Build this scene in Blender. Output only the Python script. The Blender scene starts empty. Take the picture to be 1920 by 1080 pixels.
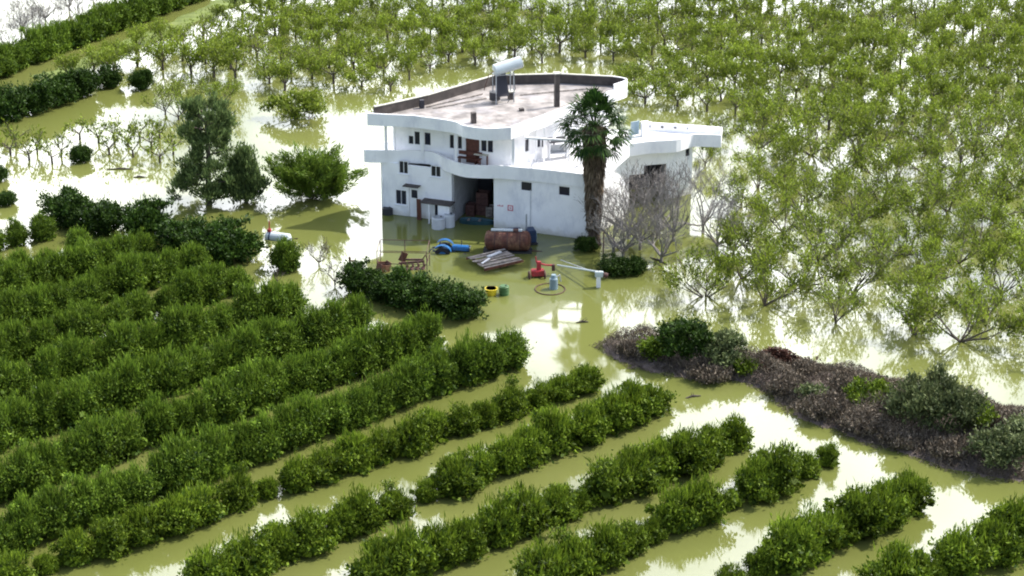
import bpy, bmesh, math, random
import numpy as np
from mathutils import Vector, Matrix, noise as mnoise

# ------------------------------------------------------------------ camera, world, sun, exposure
sc = bpy.context.scene
COL = sc.collection
CAM_H = 68.0; FPX = 4000.0; PITCH = math.radians(22.5)
cam = bpy.data.cameras.new("camera"); cam.lens = FPX/1920*36; cam.sensor_width = 36
cam.clip_start = 1.0; cam.clip_end = 6000
camo = bpy.data.objects.new("camera", cam); COL.objects.link(camo)
camo.location = (0, 0, CAM_H); camo.rotation_euler = (math.radians(90)-PITCH, 0, 0)
sc.camera = camo

SUN_AZ = math.radians(66); SUN_EL = math.radians(50)      # azimuth clockwise from +Y
world = bpy.data.worlds.new("World"); sc.world = world; world.use_nodes = True
wn = world.node_tree; wn.nodes.clear()
def WN(t, **k):
    n = wn.nodes.new(t)
    for a, b in k.items(): setattr(n, a, b)
    return n
sky = WN('ShaderNodeTexSky', sky_type='NISHITA', sun_disc=False, sun_elevation=SUN_EL, sun_rotation=SUN_AZ, dust_density=2.0)
bg1 = WN('ShaderNodeBackground'); bg1.inputs[1].default_value = 0.15
wn.links.new(sky.outputs[0], bg1.inputs[0])
# unseen bright cloud band, added ahead so the water reflects white
tc = WN('ShaderNodeTexCoord'); sep = WN('ShaderNodeSeparateXYZ'); wn.links.new(tc.outputs['Generated'], sep.inputs[0])
def mr(src, a, b, c, d):
    m = WN('ShaderNodeMapRange', interpolation_type='SMOOTHSTEP'); wn.links.new(src, m.inputs[0])
    for i, v in enumerate((a, b, c, d)): m.inputs[i+1].default_value = v
    return m.outputs[0]
def mul(a, b):
    m = WN('ShaderNodeMath', operation='MULTIPLY'); wn.links.new(a, m.inputs[0])
    if isinstance(b, float): m.inputs[1].default_value = b
    else: wn.links.new(b, m.inputs[1])
    return m.outputs[0]
lowz = mr(sep.outputs['Z'], .12, .22, 0.55, 1.0)
hiz = mr(sep.outputs['Z'], .55, .85, 1.0, 0.0)
fwd = mr(sep.outputs['Y'], -.1, .7, 0.07, 1.0)  # dim remainder all round, added as neutral fill for the house walls
nz = WN('ShaderNodeTexNoise'); nz.inputs['Scale'].default_value = 5.5; nz.inputs['Detail'].default_value = 5
mp = WN('ShaderNodeMapping'); mp.inputs['Scale'].default_value = (1, 1, 2.2); wn.links.new(tc.outputs['Generated'], mp.inputs[0]); wn.links.new(mp.outputs[0], nz.inputs['Vector'])
cl = mr(nz.outputs[0], .34, .62, 0.24, 1.0)
ADDED_CLOUD = 4.6
st = mul(mul(mul(lowz, hiz), mul(fwd, cl)), ADDED_CLOUD)
bg2 = WN('ShaderNodeBackground'); bg2.inputs[0].default_value = (1, .985, .95, 1); wn.links.new(st, bg2.inputs[1])
add = WN('ShaderNodeAddShader'); wn.links.new(bg1.outputs[0], add.inputs[0]); wn.links.new(bg2.outputs[0], add.inputs[1])
wo = WN('ShaderNodeOutputWorld'); wn.links.new(add.outputs[0], wo.inputs[0])

sl = bpy.data.lights.new("sun", 'SUN'); sl.energy = 3.8; sl.angle = math.radians(.5); sl.color = (1, .95, .87)
so = bpy.data.objects.new("sun", sl); COL.objects.link(so)
sd = Vector((math.sin(SUN_AZ)*math.cos(SUN_EL), math.cos(SUN_AZ)*math.cos(SUN_EL), math.sin(SUN_EL)))
so.rotation_euler = sd.to_track_quat('Z', 'Y').to_euler(); so.location = (60, 150, 80)
sc.view_settings.view_transform = 'Standard'; sc.view_settings.look = 'None'
sc.view_settings.exposure = 0.74; sc.view_settings.gamma = 1
sc.render.engine = 'CYCLES'
sc.cycles.filter_width = 2.0
sc.cycles.max_bounces = 8; sc.cycles.transparent_max_bounces = 8

# ------------------------------------------------------------------ helpers
_c, _s = math.cos(PITCH), math.sin(PITCH)
def G(px, py, z=0.0):
    """where a survey point of the photograph lies on the level z"""
    x = (px-960)/FPX; y = (540-py)/FPX
    t = (z-CAM_H)/(-_s+_c*y)
    return Vector((x*t, (_c+_s*y)*t, z))

def PXof(X, Y, Z):
    dz = Z-CAM_H; zc = _c*Y-_s*dz; yc = _s*Y+_c*dz
    return 960+FPX*X/zc, 540-FPX*yc/zc

def empty(name, loc, rz=0.0):
    o = bpy.data.objects.new(name, None); COL.objects.link(o); o.location = loc; o.rotation_euler = (0, 0, rz)
    o.empty_display_size = .5
    return o
def tag(o, label=None, cat=None, group=None, kind=None):
    if label: o['label'] = label
    if cat: o['category'] = cat
    if group: o['group'] = group
    if kind: o['kind'] = kind
    return o
def thing(name, label, cat, loc=(0, 0, 0), rz=0.0, group=None):
    return tag(empty(name, loc, rz), label, cat, group)
def copy_thing(o, loc, rz=None, s=None, label=None, group=None):
    c = o.copy(); COL.objects.link(c); c.location = loc
    if rz is not None: c.rotation_euler = (0, 0, rz)
    if s is not None: c.scale = s if hasattr(s, '__len__') else (s, s, s)
    if label: c['label'] = label
    if group: c['group'] = group
    elif 'group' in c and group is False: del c['group']
    for ch in o.children:
        d = ch.copy(); COL.objects.link(d); d.parent = c
        for g in ch.children:
            e = g.copy(); COL.objects.link(e); e.parent = d
    return c

class MB:
    def __init__(s): s.v = []; s.f = []; s.smooth = False
    def add(s, vs, fs):
        b = len(s.v); s.v += [tuple(v) for v in vs]; s.f += [tuple(i+b for i in f) for f in fs]; return s
    def box(s, c, d, rz=0.0, ry=0.0, rx=0.0):
        M = Matrix.Translation(c) @ Matrix.Rotation(rz, 4, 'Z') @ Matrix.Rotation(ry, 4, 'Y') @ Matrix.Rotation(rx, 4, 'X')
        a, b, e = d[0]/2, d[1]/2, d[2]/2
        vs = [M @ Vector((x*a, y*b, z*e)) for x in (-1, 1) for y in (-1, 1) for z in (-1, 1)]
        return s.add(vs, [(0, 1, 3, 2), (4, 6, 7, 5), (0, 4, 5, 1), (2, 3, 7, 6), (0, 2, 6, 4), (1, 5, 7, 3)])
    def prism(s, poly, z0, z1):
        n = len(poly)
        vs = [(p[0], p[1], z0) for p in poly]+[(p[0], p[1], z1) for p in poly]
        return s.add(vs, [tuple(range(n))[::-1], tuple(range(n, 2*n))]+[(i, (i+1) % n, (i+1) % n+n, i+n) for i in range(n)])
    def tube(s, pts, rad, n=6, cap=True):
        pts = [Vector(p) for p in pts]; b = len(s.v)
        if not hasattr(rad, '__len__'): rad = [rad]*len(pts)
        for i, p in enumerate(pts):
            d = (pts[min(i+1, len(pts)-1)]-pts[max(i-1, 0)])
            if d.length < 1e-6: d = Vector((0, 0, 1))
            d.normalize()
            u = d.cross(Vector((0, 0, 1)) if abs(d.z) < .9 else Vector((1, 0, 0))).normalized(); w = d.cross(u)
            for k in range(n):
                a = 2*math.pi*k/n; s.v.append(tuple(p+(u*math.cos(a)+w*math.sin(a))*rad[i]))
        for i in range(len(pts)-1):
            for k in range(n):
                s.f.append((b+i*n+k, b+i*n+(k+1) % n, b+(i+1)*n+(k+1) % n, b+(i+1)*n+k))
        if cap:
            s.f.append(tuple(b+k for k in range(n))[::-1]); e = b+(len(pts)-1)*n; s.f.append(tuple(e+k for k in range(n)))
        return s
    def ring(s, c, R, r, axis='Y', n=20, m=8):
        b = len(s.v); c = Vector(c)
        for i in range(n):
            a = 2*math.pi*i/n
            for k in range(m):
                t = 2*math.pi*k/m; q = R+r*math.cos(t); h = r*math.sin(t)
                if axis == 'Y': p = (q*math.cos(a), h, q*math.sin(a))
                elif axis == 'X': p = (h, q*math.cos(a), q*math.sin(a))
                else: p = (q*math.cos(a), q*math.sin(a), h)
                s.v.append(tuple(c+Vector(p)))
        for i in range(n):
            for k in range(m):
                s.f.append((b+i*m+k, b+((i+1) % n)*m+k, b+((i+1) % n)*m+(k+1) % m, b+i*m+(k+1) % m))
        return s
    def build(s, name, mat, parent=None, world=False, smooth=False, bevel=0.0):
        me = bpy.data.meshes.new(name)
        off = Vector(parent.location) if (parent is not None and world) else Vector((0, 0, 0))
        q = parent
        while world and q is not None and q.parent is not None:
            q = q.parent; off += Vector(q.location)
        me.from_pydata([tuple(Vector(v)-off) for v in s.v], [], s.f)
        bm = bmesh.new(); bm.from_mesh(me)
        bmesh.ops.recalc_face_normals(bm, faces=bm.faces)
        if bevel > 0: bmesh.ops.bevel(bm, geom=bm.edges[:], offset=bevel, segments=2, affect='EDGES', clamp_overlap=True)
        bm.to_mesh(me); bm.free()
        if smooth: me.shade_smooth()
        me.materials.append(mat)
        o = bpy.data.objects.new(name, me); COL.objects.link(o)
        if parent is not None: o.parent = parent
        return o

def quads_mesh(name, V, mat):
    n = len(V)//4
    me = bpy.data.meshes.new(name)
    me.vertices.add(n*4); me.vertices.foreach_set('co', V.astype(np.float32).ravel())
    me.loops.add(n*4); me.loops.foreach_set('vertex_index', np.arange(n*4, dtype=np.int32))
    me.polygons.add(n); me.polygons.foreach_set('loop_start', np.arange(0, n*4, 4, dtype=np.int32))
    me.update(calc_edges=True); me.validate(); me.materials.append(mat)
    return me

# ------------------------------------------------------------------ materials
def nodes(name):
    m = bpy.data.materials.new(name); m.use_nodes = True; nt = m.node_tree; nt.nodes.clear()
    out = nt.nodes.new('ShaderNodeOutputMaterial')
    return m, nt, out
def plain(name, col, rough=.6, metal=0.0, var=.25, scale=1.5, dirt=None, dscale=.6, bump=0.0, spec=.5):
    """base colour broken up by two noises; dirt = second colour in streaky patches"""
    m, nt, out = nodes(name); N = nt.nodes.new; L = nt.links.new
    p = N('ShaderNodeBsdfPrincipled'); p.inputs['Roughness'].default_value = rough; p.inputs['Metallic'].default_value = metal
    p.inputs['Specular IOR Level'].default_value = spec
    t = N('ShaderNodeTexCoord'); n1 = N('ShaderNodeTexNoise'); n1.inputs['Scale'].default_value = scale; n1.inputs['Detail'].default_value = 6
    L(t.outputs['Object'], n1.inputs['Vector'])
    r = N('ShaderNodeMapRange'); r.inputs[1].default_value = .3; r.inputs[2].default_value = .7; r.inputs[3].default_value = 1-var; r.inputs[4].default_value = 1+var*.5
    L(n1.outputs[0], r.inputs[0])
    mx = N('ShaderNodeMix'); mx.data_type = 'RGBA'; mx.blend_type = 'MULTIPLY'; mx.inputs[0].default_value = 1
    mx.inputs[6].default_value = (*col, 1); L(r.outputs[0], mx.inputs[7]); c = mx.outputs[2]
    if dirt:
        n2 = N('ShaderNodeTexNoise'); n2.inputs['Scale'].default_value = dscale; n2.inputs['Detail'].default_value = 8; n2.inputs['Roughness'].default_value = .7
        mpp = N('ShaderNodeMapping'); mpp.inputs['Scale'].default_value = (1, 1, .45); L(t.outputs['Object'], mpp.inputs[0]); L(mpp.outputs[0], n2.inputs['Vector'])
        r2 = N('ShaderNodeMapRange'); r2.inputs[1].default_value = .5; r2.inputs[2].default_value = .72; L(n2.outputs[0], r2.inputs[0])
        m2 = N('ShaderNodeMix'); m2.data_type = 'RGBA'; L(r2.outputs[0], m2.inputs[0]); L(c, m2.inputs[6]); m2.inputs[7].default_value = (*dirt, 1); c = m2.outputs[2]
    L(c, p.inputs['Base Color'])
    if bump:
        b = N('ShaderNodeBump'); b.inputs['Strength'].default_value = bump; b.inputs['Distance'].default_value = .05; L(n1.outputs[0], b.inputs['Height']); L(b.outputs[0], p.inputs['Normal'])
    L(p.outputs[0], out.inputs[0])
    return m
def foliage(name, dark, light, trans=.3, rough=.55, ovar=.35):
    """colour differs leaf by leaf (random per island) and plant by plant"""
    m, nt, out = nodes(name); N = nt.nodes.new; L = nt.links.new
    g = N('ShaderNodeNewGeometry'); oi = N('ShaderNodeObjectInfo')
    mx = N('ShaderNodeMix'); mx.data_type = 'RGBA'; L(g.outputs['Random Per Island'], mx.inputs[0])
    mx.inputs[6].default_value = (*dark, 1); mx.inputs[7].default_value = (*light, 1)
    t = N('ShaderNodeTexCoord'); n1 = N('ShaderNodeTexNoise'); n1.inputs['Scale'].default_value = 1.1; n1.inputs['Detail'].default_value = 3
    L(t.outputs['Object'], n1.inputs['Vector'])
    r = N('ShaderNodeMapRange'); r.inputs[1].default_value = .35; r.inputs[2].default_value = .65; r.inputs[3].default_value = .7; r.inputs[4].default_value = 1.25; L(n1.outputs[0], r.inputs[0])
    r2 = N('ShaderNodeMapRange'); r2.inputs[3].default_value = 1-ovar; r2.inputs[4].default_value = 1+ovar; L(oi.outputs['Random'], r2.inputs[0])
    ml = N('ShaderNodeMath'); ml.operation = 'MULTIPLY'; L(r.outputs[0], ml.inputs[0]); L(r2.outputs[0], ml.inputs[1])
    m2 = N('ShaderNodeMix'); m2.data_type = 'RGBA'; m2.blend_type = 'MULTIPLY'; m2.inputs[0].default_value = 1
    L(mx.outputs[2], m2.inputs[6]); L(ml.outputs[0], m2.inputs[7])
    p = N('ShaderNodeBsdfPrincipled'); p.inputs['Roughness'].default_value = rough; p.inputs['Specular IOR Level'].default_value = .12; L(m2.outputs[2], p.inputs['Base Color'])
    tr = N('ShaderNodeBsdfTranslucent'); L(m2.outputs[2], tr.inputs[0])
    ms = N('ShaderNodeMixShader'); ms.inputs[0].default_value = trans; L(p.outputs[0], ms.inputs[1]); L(tr.outputs[0], ms.inputs[2]); L(ms.outputs[0], out.inputs[0])
    return m

M = {}
M['white'] = plain('white_render', (.86, .86, .87), .85, var=.06, scale=.8, dirt=(.62, .63, .68), dscale=.5, spec=.2)
M['whitetrim'] = plain('white_paint', (.80, .80, .82), .6, var=.06)
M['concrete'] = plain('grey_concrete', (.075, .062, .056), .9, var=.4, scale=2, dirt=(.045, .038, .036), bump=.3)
M['coping'] = plain('pale_coping', (.50, .49, .42), .9, var=.2)
M['deck'] = plain('roof_screed', (.285, .26, .245), .9, var=.55, scale=1.0, dirt=(.30, .29, .31), dscale=.35)
M['terrace'] = plain('terrace_tiles', (.75, .74, .73), .7, var=.08)
M['glass'] = plain('dark_glass', (.012, .014, .03), .12, var=.1)
M['dark'] = plain('dark_room_shade_and_parts', (.035, .035, .045), .9, var=.2)  # near-black: room shade put into the colour; also used on dark parts
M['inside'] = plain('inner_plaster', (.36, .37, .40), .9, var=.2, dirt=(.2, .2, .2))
M['brown'] = plain('brown_wood', (.11, .035, .022), .6, var=.35, scale=4)
M['oldwood'] = plain('grey_old_timber', (.27, .24, .215), .85, var=.5, scale=4, dirt=(.09, .07, .055), dscale=1.6)
M['rust'] = plain('rusty_steel', (.10, .032, .018), .75, var=.5, scale=3, dirt=(.26, .15, .08), dscale=1.4, bump=.2)
M['darkrust'] = plain('dark_rusty_iron', (.075, .032, .028), .8, var=.4, scale=5, dirt=(.14, .07, .05), dscale=2)
M['blue'] = plain('blue_tractor_paint', (.025, .15, .40), .4, var=.3, scale=4, dirt=(.04, .08, .12), dscale=2.2)
M['navy'] = plain('dark_blue_paint', (.015, .04, .10), .5, var=.3)
M['tyre'] = plain('black_rubber', (.018, .018, .02), .8, var=.3)
M['red'] = plain('red_paint', (.36, .025, .035), .6, var=.35, scale=4, dirt=(.12, .035, .03), dscale=2.2)
M['redmark'] = plain('red_sign_paint', (.55, .12, .16), .8, var=.2)
M['yellow'] = plain('yellow_plastic', (.72, .55, .03), .4, var=.15)
M['greenp'] = plain('green_plastic', (.05, .13, .04), .5, var=.2)
M['metal'] = plain('galvanised_steel', (.42, .45, .48), .45, .4, var=.2, scale=4, dirt=(.25, .25, .25), dscale=3)
M['tankwhite'] = plain('white_tank_coat', (.46, .52, .54), .35, var=.1)
M['pale'] = plain('pale_plastic', (.55, .57, .60), .5, var=.15)
M['black'] = plain('black_steel', (.03, .03, .035), .6, var=.3)
M['panel'] = plain('blue_grey_panel', (.20, .28, .33), .2, var=.2)
M['teal'] = plain('dark_teal_tarp', (.02, .07, .09), .7, var=.3)
M['mud'] = plain('wet_silt', (.16, .125, .11), .95, var=.4, scale=2, dirt=(.09, .07, .06), dscale=1, bump=.6)
M['bark'] = plain('grey_brown_bark', (.085, .068, .055), .9, var=.35, scale=6)
M['palebark'] = plain('pale_grey_bark', (.24, .22, .205), .9, var=.3, scale=6)
M['palmbark'] = plain('fibrous_palm_bark', (.085, .06, .045), .95, var=.5, scale=7, dirt=(.15, .11, .08), dscale=3, bump=.8)
M['thatch'] = foliage('dead_palm_fronds', (.06, .045, .032), (.19, .145, .10), .1)
M['citrus'] = foliage('citrus_leaves', (.018, .044, .005), (.175, .250, .020), .3, ovar=.18)
M['hedge'] = foliage('lush_citrus_leaves', (.016, .042, .006), (.160, .245, .024), .3, ovar=.15)
M['darkcitrus'] = foliage('dark_citrus_leaves', (.007, .022, .004), (.050, .095, .012), .2, ovar=.15)
M['flush'] = foliage('young_tree_leaves', (.060, .095, .009), (.235, .300, .035), .35, ovar=.2)
M['conifer'] = foliage('grey_green_needles', (.028, .052, .018), (.16, .22, .075), .3, ovar=.1)
M['willow'] = foliage('bright_willow_leaves', (.05, .095, .012), (.16, .235, .032), .35, ovar=.1)
M['olive'] = foliage('grey_green_leaves', (.04, .06, .022), (.16, .19, .075), .2, ovar=.2)
M['palm'] = foliage('palm_leaflets', (.006, .022, .006), (.045, .095, .016), .2, ovar=.1)
M['brush'] = foliage('dry_brush_twigs', (.070, .056, .042), (.215, .178, .132), .1, ovar=.1)
M['reddebris'] = foliage('brown_debris', (.03, .014, .010), (.13, .06, .04), .1, ovar=.1)

def tide(m):
    nt = m.node_tree; N = nt.nodes.new; L = nt.links.new
    p = next(n for n in nt.nodes if n.type == 'BSDF_PRINCIPLED'); src = p.inputs['Base Color'].links[0].from_socket
    t = N('ShaderNodeTexCoord'); s = N('ShaderNodeSeparateXYZ'); L(t.outputs['Object'], s.inputs[0])
    n = N('ShaderNodeTexNoise'); n.inputs['Scale'].default_value = .9; n.inputs['Detail'].default_value = 8; L(t.outputs['Object'], n.inputs['Vector'])
    a = N('ShaderNodeMath'); a.operation = 'MULTIPLY_ADD'; L(n.outputs[0], a.inputs[0]); a.inputs[1].default_value = -1.6; L(s.outputs['Z'], a.inputs[2])
    r = N('ShaderNodeMapRange'); r.inputs[1].default_value = -.75; r.inputs[2].default_value = -.1; r.inputs[3].default_value = .55; r.inputs[4].default_value = 0; L(a.outputs[0], r.inputs[0])
    x = N('ShaderNodeMix'); x.data_type = 'RGBA'; L(r.outputs[0], x.inputs[0]); L(src, x.inputs[6]); x.inputs[7].default_value = (.42, .39, .30, 1); L(x.outputs[2], p.inputs['Base Color'])
tide(M['white'])
def water_material():
    m, nt, out = nodes('muddy_flood_water'); N = nt.nodes.new; L = nt.links.new
    p = N('ShaderNodeBsdfPrincipled'); p.inputs['Roughness'].default_value = .05; p.inputs['IOR'].default_value = 1.5
    t = N('ShaderNodeTexCoord'); n1 = N('ShaderNodeTexNoise'); n1.inputs['Scale'].default_value = .06; n1.inputs['Detail'].default_value = 5
    L(t.outputs['Object'], n1.inputs['Vector'])
    mx = N('ShaderNodeMix'); mx.data_type = 'RGBA'; L(n1.outputs[0], mx.inputs[0]); mx.inputs[6].default_value = (.106, .124, .026, 1); mx.inputs[7].default_value = (.145, .154, .050, 1)
    L(mx.outputs[2], p.inputs['Base Color'])
    n2 = N('ShaderNodeTexNoise'); n2.inputs['Scale'].default_value = 1.6; n2.inputs['Detail'].default_value = 3; L(t.outputs['Object'], n2.inputs['Vector'])
    b = N('ShaderNodeBump'); b.inputs['Strength'].default_value = .06; b.inputs['Distance'].default_value = .02; L(n2.outputs[0], b.inputs['Height']); L(b.outputs[0], p.inputs['Normal'])
    L(p.outputs[0], out.inputs[0])
    return m
M['water'] = water_material()

# ------------------------------------------------------------------ setting
def sheet(name, z, mat, S=2500):
    o = MB().add([(-S, -S/2, z), (S, -S/2, z), (S, S*1.5, z), (-S, S*1.5, z)], [(0, 1, 2, 3)]).build(name, mat)
    return tag(o, kind='structure')
sheet('ground', -1.6, M['mud']); sheet('flood_water', 0.0, M['water'])

def in_poly(x, y, P):
    r = False; n = len(P)
    for i in range(n):
        x1, y1 = P[i][:2]; x2, y2 = P[(i+1) % n][:2]
        if (y1 > y) != (y2 > y) and x < (x2-x1)*(y-y1)/(y2-y1)+x1: r = not r
    return r
def edge_dist(x, y, P):
    d = 1e9; n = len(P)
    for i in range(n):
        ax, ay = P[i][:2]; bx, by = P[(i+1) % n][:2]; vx, vy = bx-ax, by-ay
        t = max(0, min(1, ((x-ax)*vx+(y-ay)*vy)/(vx*vx+vy*vy+1e-9)))
        d = min(d, math.hypot(x-ax-t*vx, y-ay-t*vy))
    return d
bank_px = [(1105, 648), (1150, 632), (1215, 626), (1300, 630), (1395, 655), (1450, 664), (1540, 684), (1650, 706), (1760, 735), (1850, 752), (2060, 800), (2300, 880),
           (2320, 1040), (2080, 960), (1930, 910), (1850, 900), (1760, 882), (1700, 856), (1620, 836), (1560, 812), (1480, 782), (1435, 742), (1395, 722), (1290, 714), (1180, 692)]
BANK = [G(*p) for p in bank_px]
def bank_h(x, y):
    if not in_poly(x, y, BANK): return -.5
    d = edge_dist(x, y, BANK)
    d = d-.35+.9*mnoise.noise(Vector((x*.7, y*.7, 5)))
    return min(.55, d*.40)*(.75+.6*mnoise.noise(Vector((x*.5, y*.5, 3))))+.12*mnoise.noise(Vector((x*2, y*2, 1)))-.06
def make_bank():
    xs = [p.x for p in BANK]; ys = [p.y for p in BANK]; st = .4
    x0, x1, y0, y1 = min(xs)-1, max(xs)+1, min(ys)-1, max(ys)+1
    nx = int((x1-x0)/st); ny = int((y1-y0)/st)
    v = [(x0+i*st, y0+j*st, bank_h(x0+i*st, y0+j*st)) for j in range(ny) for i in range(nx)]
    f = [(j*nx+i, j*nx+i+1, (j+1)*nx+i+1, (j+1)*nx+i) for j in range(ny-1) for i in range(nx-1)
         if max(v[j*nx+i][2], v[j*nx+i+1][2], v[(j+1)*nx+i+1][2], v[(j+1)*nx+i][2]) > -.45]
    o = MB().add(v, f).build('earth_bank', M['mud'], smooth=True); tag(o, kind='structure')
make_bank()
M['grass'] = plain('green_grass', (.115, .155, .022), .9, var=.3, scale=1.2, dirt=(.15, .17, .05), dscale=.3, bump=.5)
GR = [G(*p) for p in [(60, 142), (110, 122), (210, 84), (375, 14), (430, -14), (520, -14), (455, 12), (330, 60), (215, 108), (130, 146), (70, 160)]]
def make_grass():
    xs = [p.x for p in GR]; ys = [p.y for p in GR]; st = .5; nx = int((max(xs)-min(xs)+2)/st); ny = int((max(ys)-min(ys)+2)/st); v = []
    for j in range(ny):
        for i in range(nx):
            x = min(xs)-1+i*st; y = min(ys)-1+j*st
            d = edge_dist(x, y, GR)*(1 if in_poly(x, y, GR) else -1)+.9*mnoise.noise(Vector((x*.5, y*.5, 2)))
            v.append((x, y, max(-.4, min(.16, d*.15-.05))+.04*mnoise.noise(Vector((x, y, 0)))))
    f = [(j*nx+i, j*nx+i+1, (j+1)*nx+i+1, (j+1)*nx+i) for j in range(ny-1) for i in range(nx-1) if v[j*nx+i][2] > -.36]
    tag(MB().add(v, f).build('grass_strip', M['grass'], smooth=True), kind='structure')
make_grass()

# ------------------------------------------------------------------ plants
def leaf_quads(rng, blobs, n, size, aspect=1.6, shell=.55, clumps=40, cr=.28, lift=.25, updir=0.0, outdir=0.0, flatbase=True, rag=.10):
    """n leaf sized quads gathered in clumps near the surface of a few ellipsoids"""
    B = np.array(blobs, float); w = (B[:, 3]*B[:, 4]*B[:, 5])**.67; w /= w.sum()
    bi = rng.choice(len(B), clumps, p=w)
    d = rng.normal(size=(clumps, 3)); d[:, 2] += lift; d /= np.linalg.norm(d, axis=1)[:, None]
    if flatbase: d[:, 2] = np.where(d[:, 2] < -.55, -d[:, 2], d[:, 2])
    rr = (shell+(1-shell)*rng.random(clumps))[:, None]*(1+rag*rng.normal(size=(clumps, 1)))
    C = B[bi, :3]+d*B[bi, 3:]*rr
    ci = rng.integers(0, clumps, n)
    csz = (.6+.8*rng.random(clumps))[ci][:, None]
    off = rng.normal(size=(n, 3))*cr*csz; off[:, 2] *= .75
    P = C[ci]+off
    out = P-B[bi][ci, :3]; out /= np.linalg.norm(out, axis=1)[:, None]+1e-6
    T = rng.normal(size=(n, 3))*(1-.6*max(updir, outdir)); T[:, 2] += updir*2.2; T += out*outdir*2.0
    T /= np.linalg.norm(T, axis=1)[:, None]
    Nn = rng.normal(size=(n, 3))*.8+out*.8+np.array([0, 0, .35]); S = np.cross(T, Nn); S /= np.linalg.norm(S, axis=1)[:, None]+1e-6
    sz = size*(.6+.8*rng.random(n))[:, None]
    a = T*sz*aspect/2; b = S*sz/2
    V = np.stack([P-a, P+b*.9-a*.1, P+a, P-b*.9-a*.1], 1).reshape(-1, 3)
    ok = V.reshape(-1, 4, 3)[:, :, 2].min(1) > .02
    return V.reshape(-1, 4, 3)[ok].reshape(-1, 3)

def branch(mb, rnd, p, d, L, r, depth, tips, spread=.6, kids=3, up=.15, nseg=3, minr=.01, shrink=.68):
    pts = [p.copy()]; rad = [r]; q = p.copy(); dd = d.copy()
    for i in range(nseg):
        dd = (dd+Vector((rnd.gauss(0, .16), rnd.gauss(0, .16), rnd.gauss(0, .1)+up*.5))).normalized()
        q = q+dd*L/nseg; pts.append(q.copy()); rad.append(max(minr*.7, r*(1-.45*(i+1)/nseg)))
    mb.tube(pts, rad, 6 if r > .08 else (4 if r > .03 else 3), cap=False)
    if depth == 0: tips.append((q.copy(), dd.copy())); return
    for k in range(kids):
        t = rnd.uniform(.45, 1.0) if k else 1.0
        j = min(nseg, int(t*nseg+.5)); o = pts[j]
        nd = (dd+Vector((rnd.gauss(0, spread), rnd.gauss(0, spread), rnd.gauss(0, spread*.5)+up))).normalized()
        branch(mb, rnd, o, nd, L*shrink*rnd.uniform(.8, 1.15), max(minr, rad[j]*.68), depth-1, tips, spread, kids, up, nseg, minr, shrink)

def plant_proto(name, label, cat, trunk_mb, crown_me, tmat, group=None):
    t = thing(name, label, cat, (0, 0, -500), 0, group)
    trunk_mb.build('trunk', tmat, t)
    if crown_me is not None:
        c = bpy.data.objects.new('crown', crown_me); COL.objects.link(c); c.parent = t
    return t

def bush_trunk(rnd, h, n=4, r=.07):
    mb = MB()
    mb.tube([(0, 0, -.5), (0, 0, .25), (.03, 0, h*.35)], [r*1.3, r*1.1, r], 6)
    for k in range(n):
        a = k*6.28/n+rnd.uniform(-.4, .4)
        mb.tube([(0, 0, .2), (math.cos(a)*h*.2, math.sin(a)*h*.2, h*.45), (math.cos(a)*h*.33, math.sin(a)*h*.33, h*.75)], [r*.8, r*.6, r*.25], 5)
    return mb

protos = []
def citrus_proto(seed, mat, h=2.5, w=3.0, n=2600, size=.24, shoots=0, nb=4, cl=48, cr=.26, low=False, rag=.2):
    rng = np.random.default_rng(seed); rnd = random.Random(seed)
    blobs = [(0, 0, h*.46, w*.40, w*.40, h*.46)]
    for k in range(nb):
        a = k*6.28/nb+rnd.uniform(-.5, .5); rr = w*.24
        blobs.append((math.cos(a)*rr, math.sin(a)*rr, h*rnd.uniform(.34, .56), w*rnd.uniform(.22, .32), w*rnd.uniform(.22, .32), h*rnd.uniform(.3, .40)))
    if low: blobs.append((0, 0, h*.26, w*.46, w*.46, h*.26))
    V = leaf_quads(rng, blobs, n, size, 1.8, .6, cl, cr, .35, .35, .3, True, rag)
    core = leaf_quads(rng, [(0, 0, h*.38, w*.36, w*.36, h*.36)], 350, .42, 1.1, .2, 40, .2, 0)
    skirt = leaf_quads(rng, [(0, 0, h*.16, w*.42, w*.42, h*.17)], 1500, .2, 1.5, .5, 120, .16, .3, 0, 0, True)
    V = np.concatenate([V, core, skirt])
    if shoots:
        S = leaf_quads(rng, [(0, 0, h*.62, w*.40, w*.40, h*.46)], shoots, .06, 8.0, .9, 45, .2, 1.8, .8, .25, True, .15)
        V = np.concatenate([V, S])
    me = quads_mesh('crown', V, mat)
    return plant_proto('citrus_tree', 'x', 'tree', bush_trunk(rnd, h), me, M['bark'])

P_hedge = [citrus_proto(10+i, M['hedge'], 2.55, 2.95, 8500, .11, 700, 6, 80, .23) for i in range(5)]
P_cit = [citrus_proto(30+i, M['citrus'], 2.0, 3.0, 6200, .125, 420, 6, 30, .22, False, .28) for i in range(6)]
P_dark = [citrus_proto(50+i, M['darkcitrus'], 3.3, 4.7, 8500, .16, 60, 7, 110, .26, True) for i in range(4)]
protos += P_hedge+P_cit+P_dark

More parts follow.
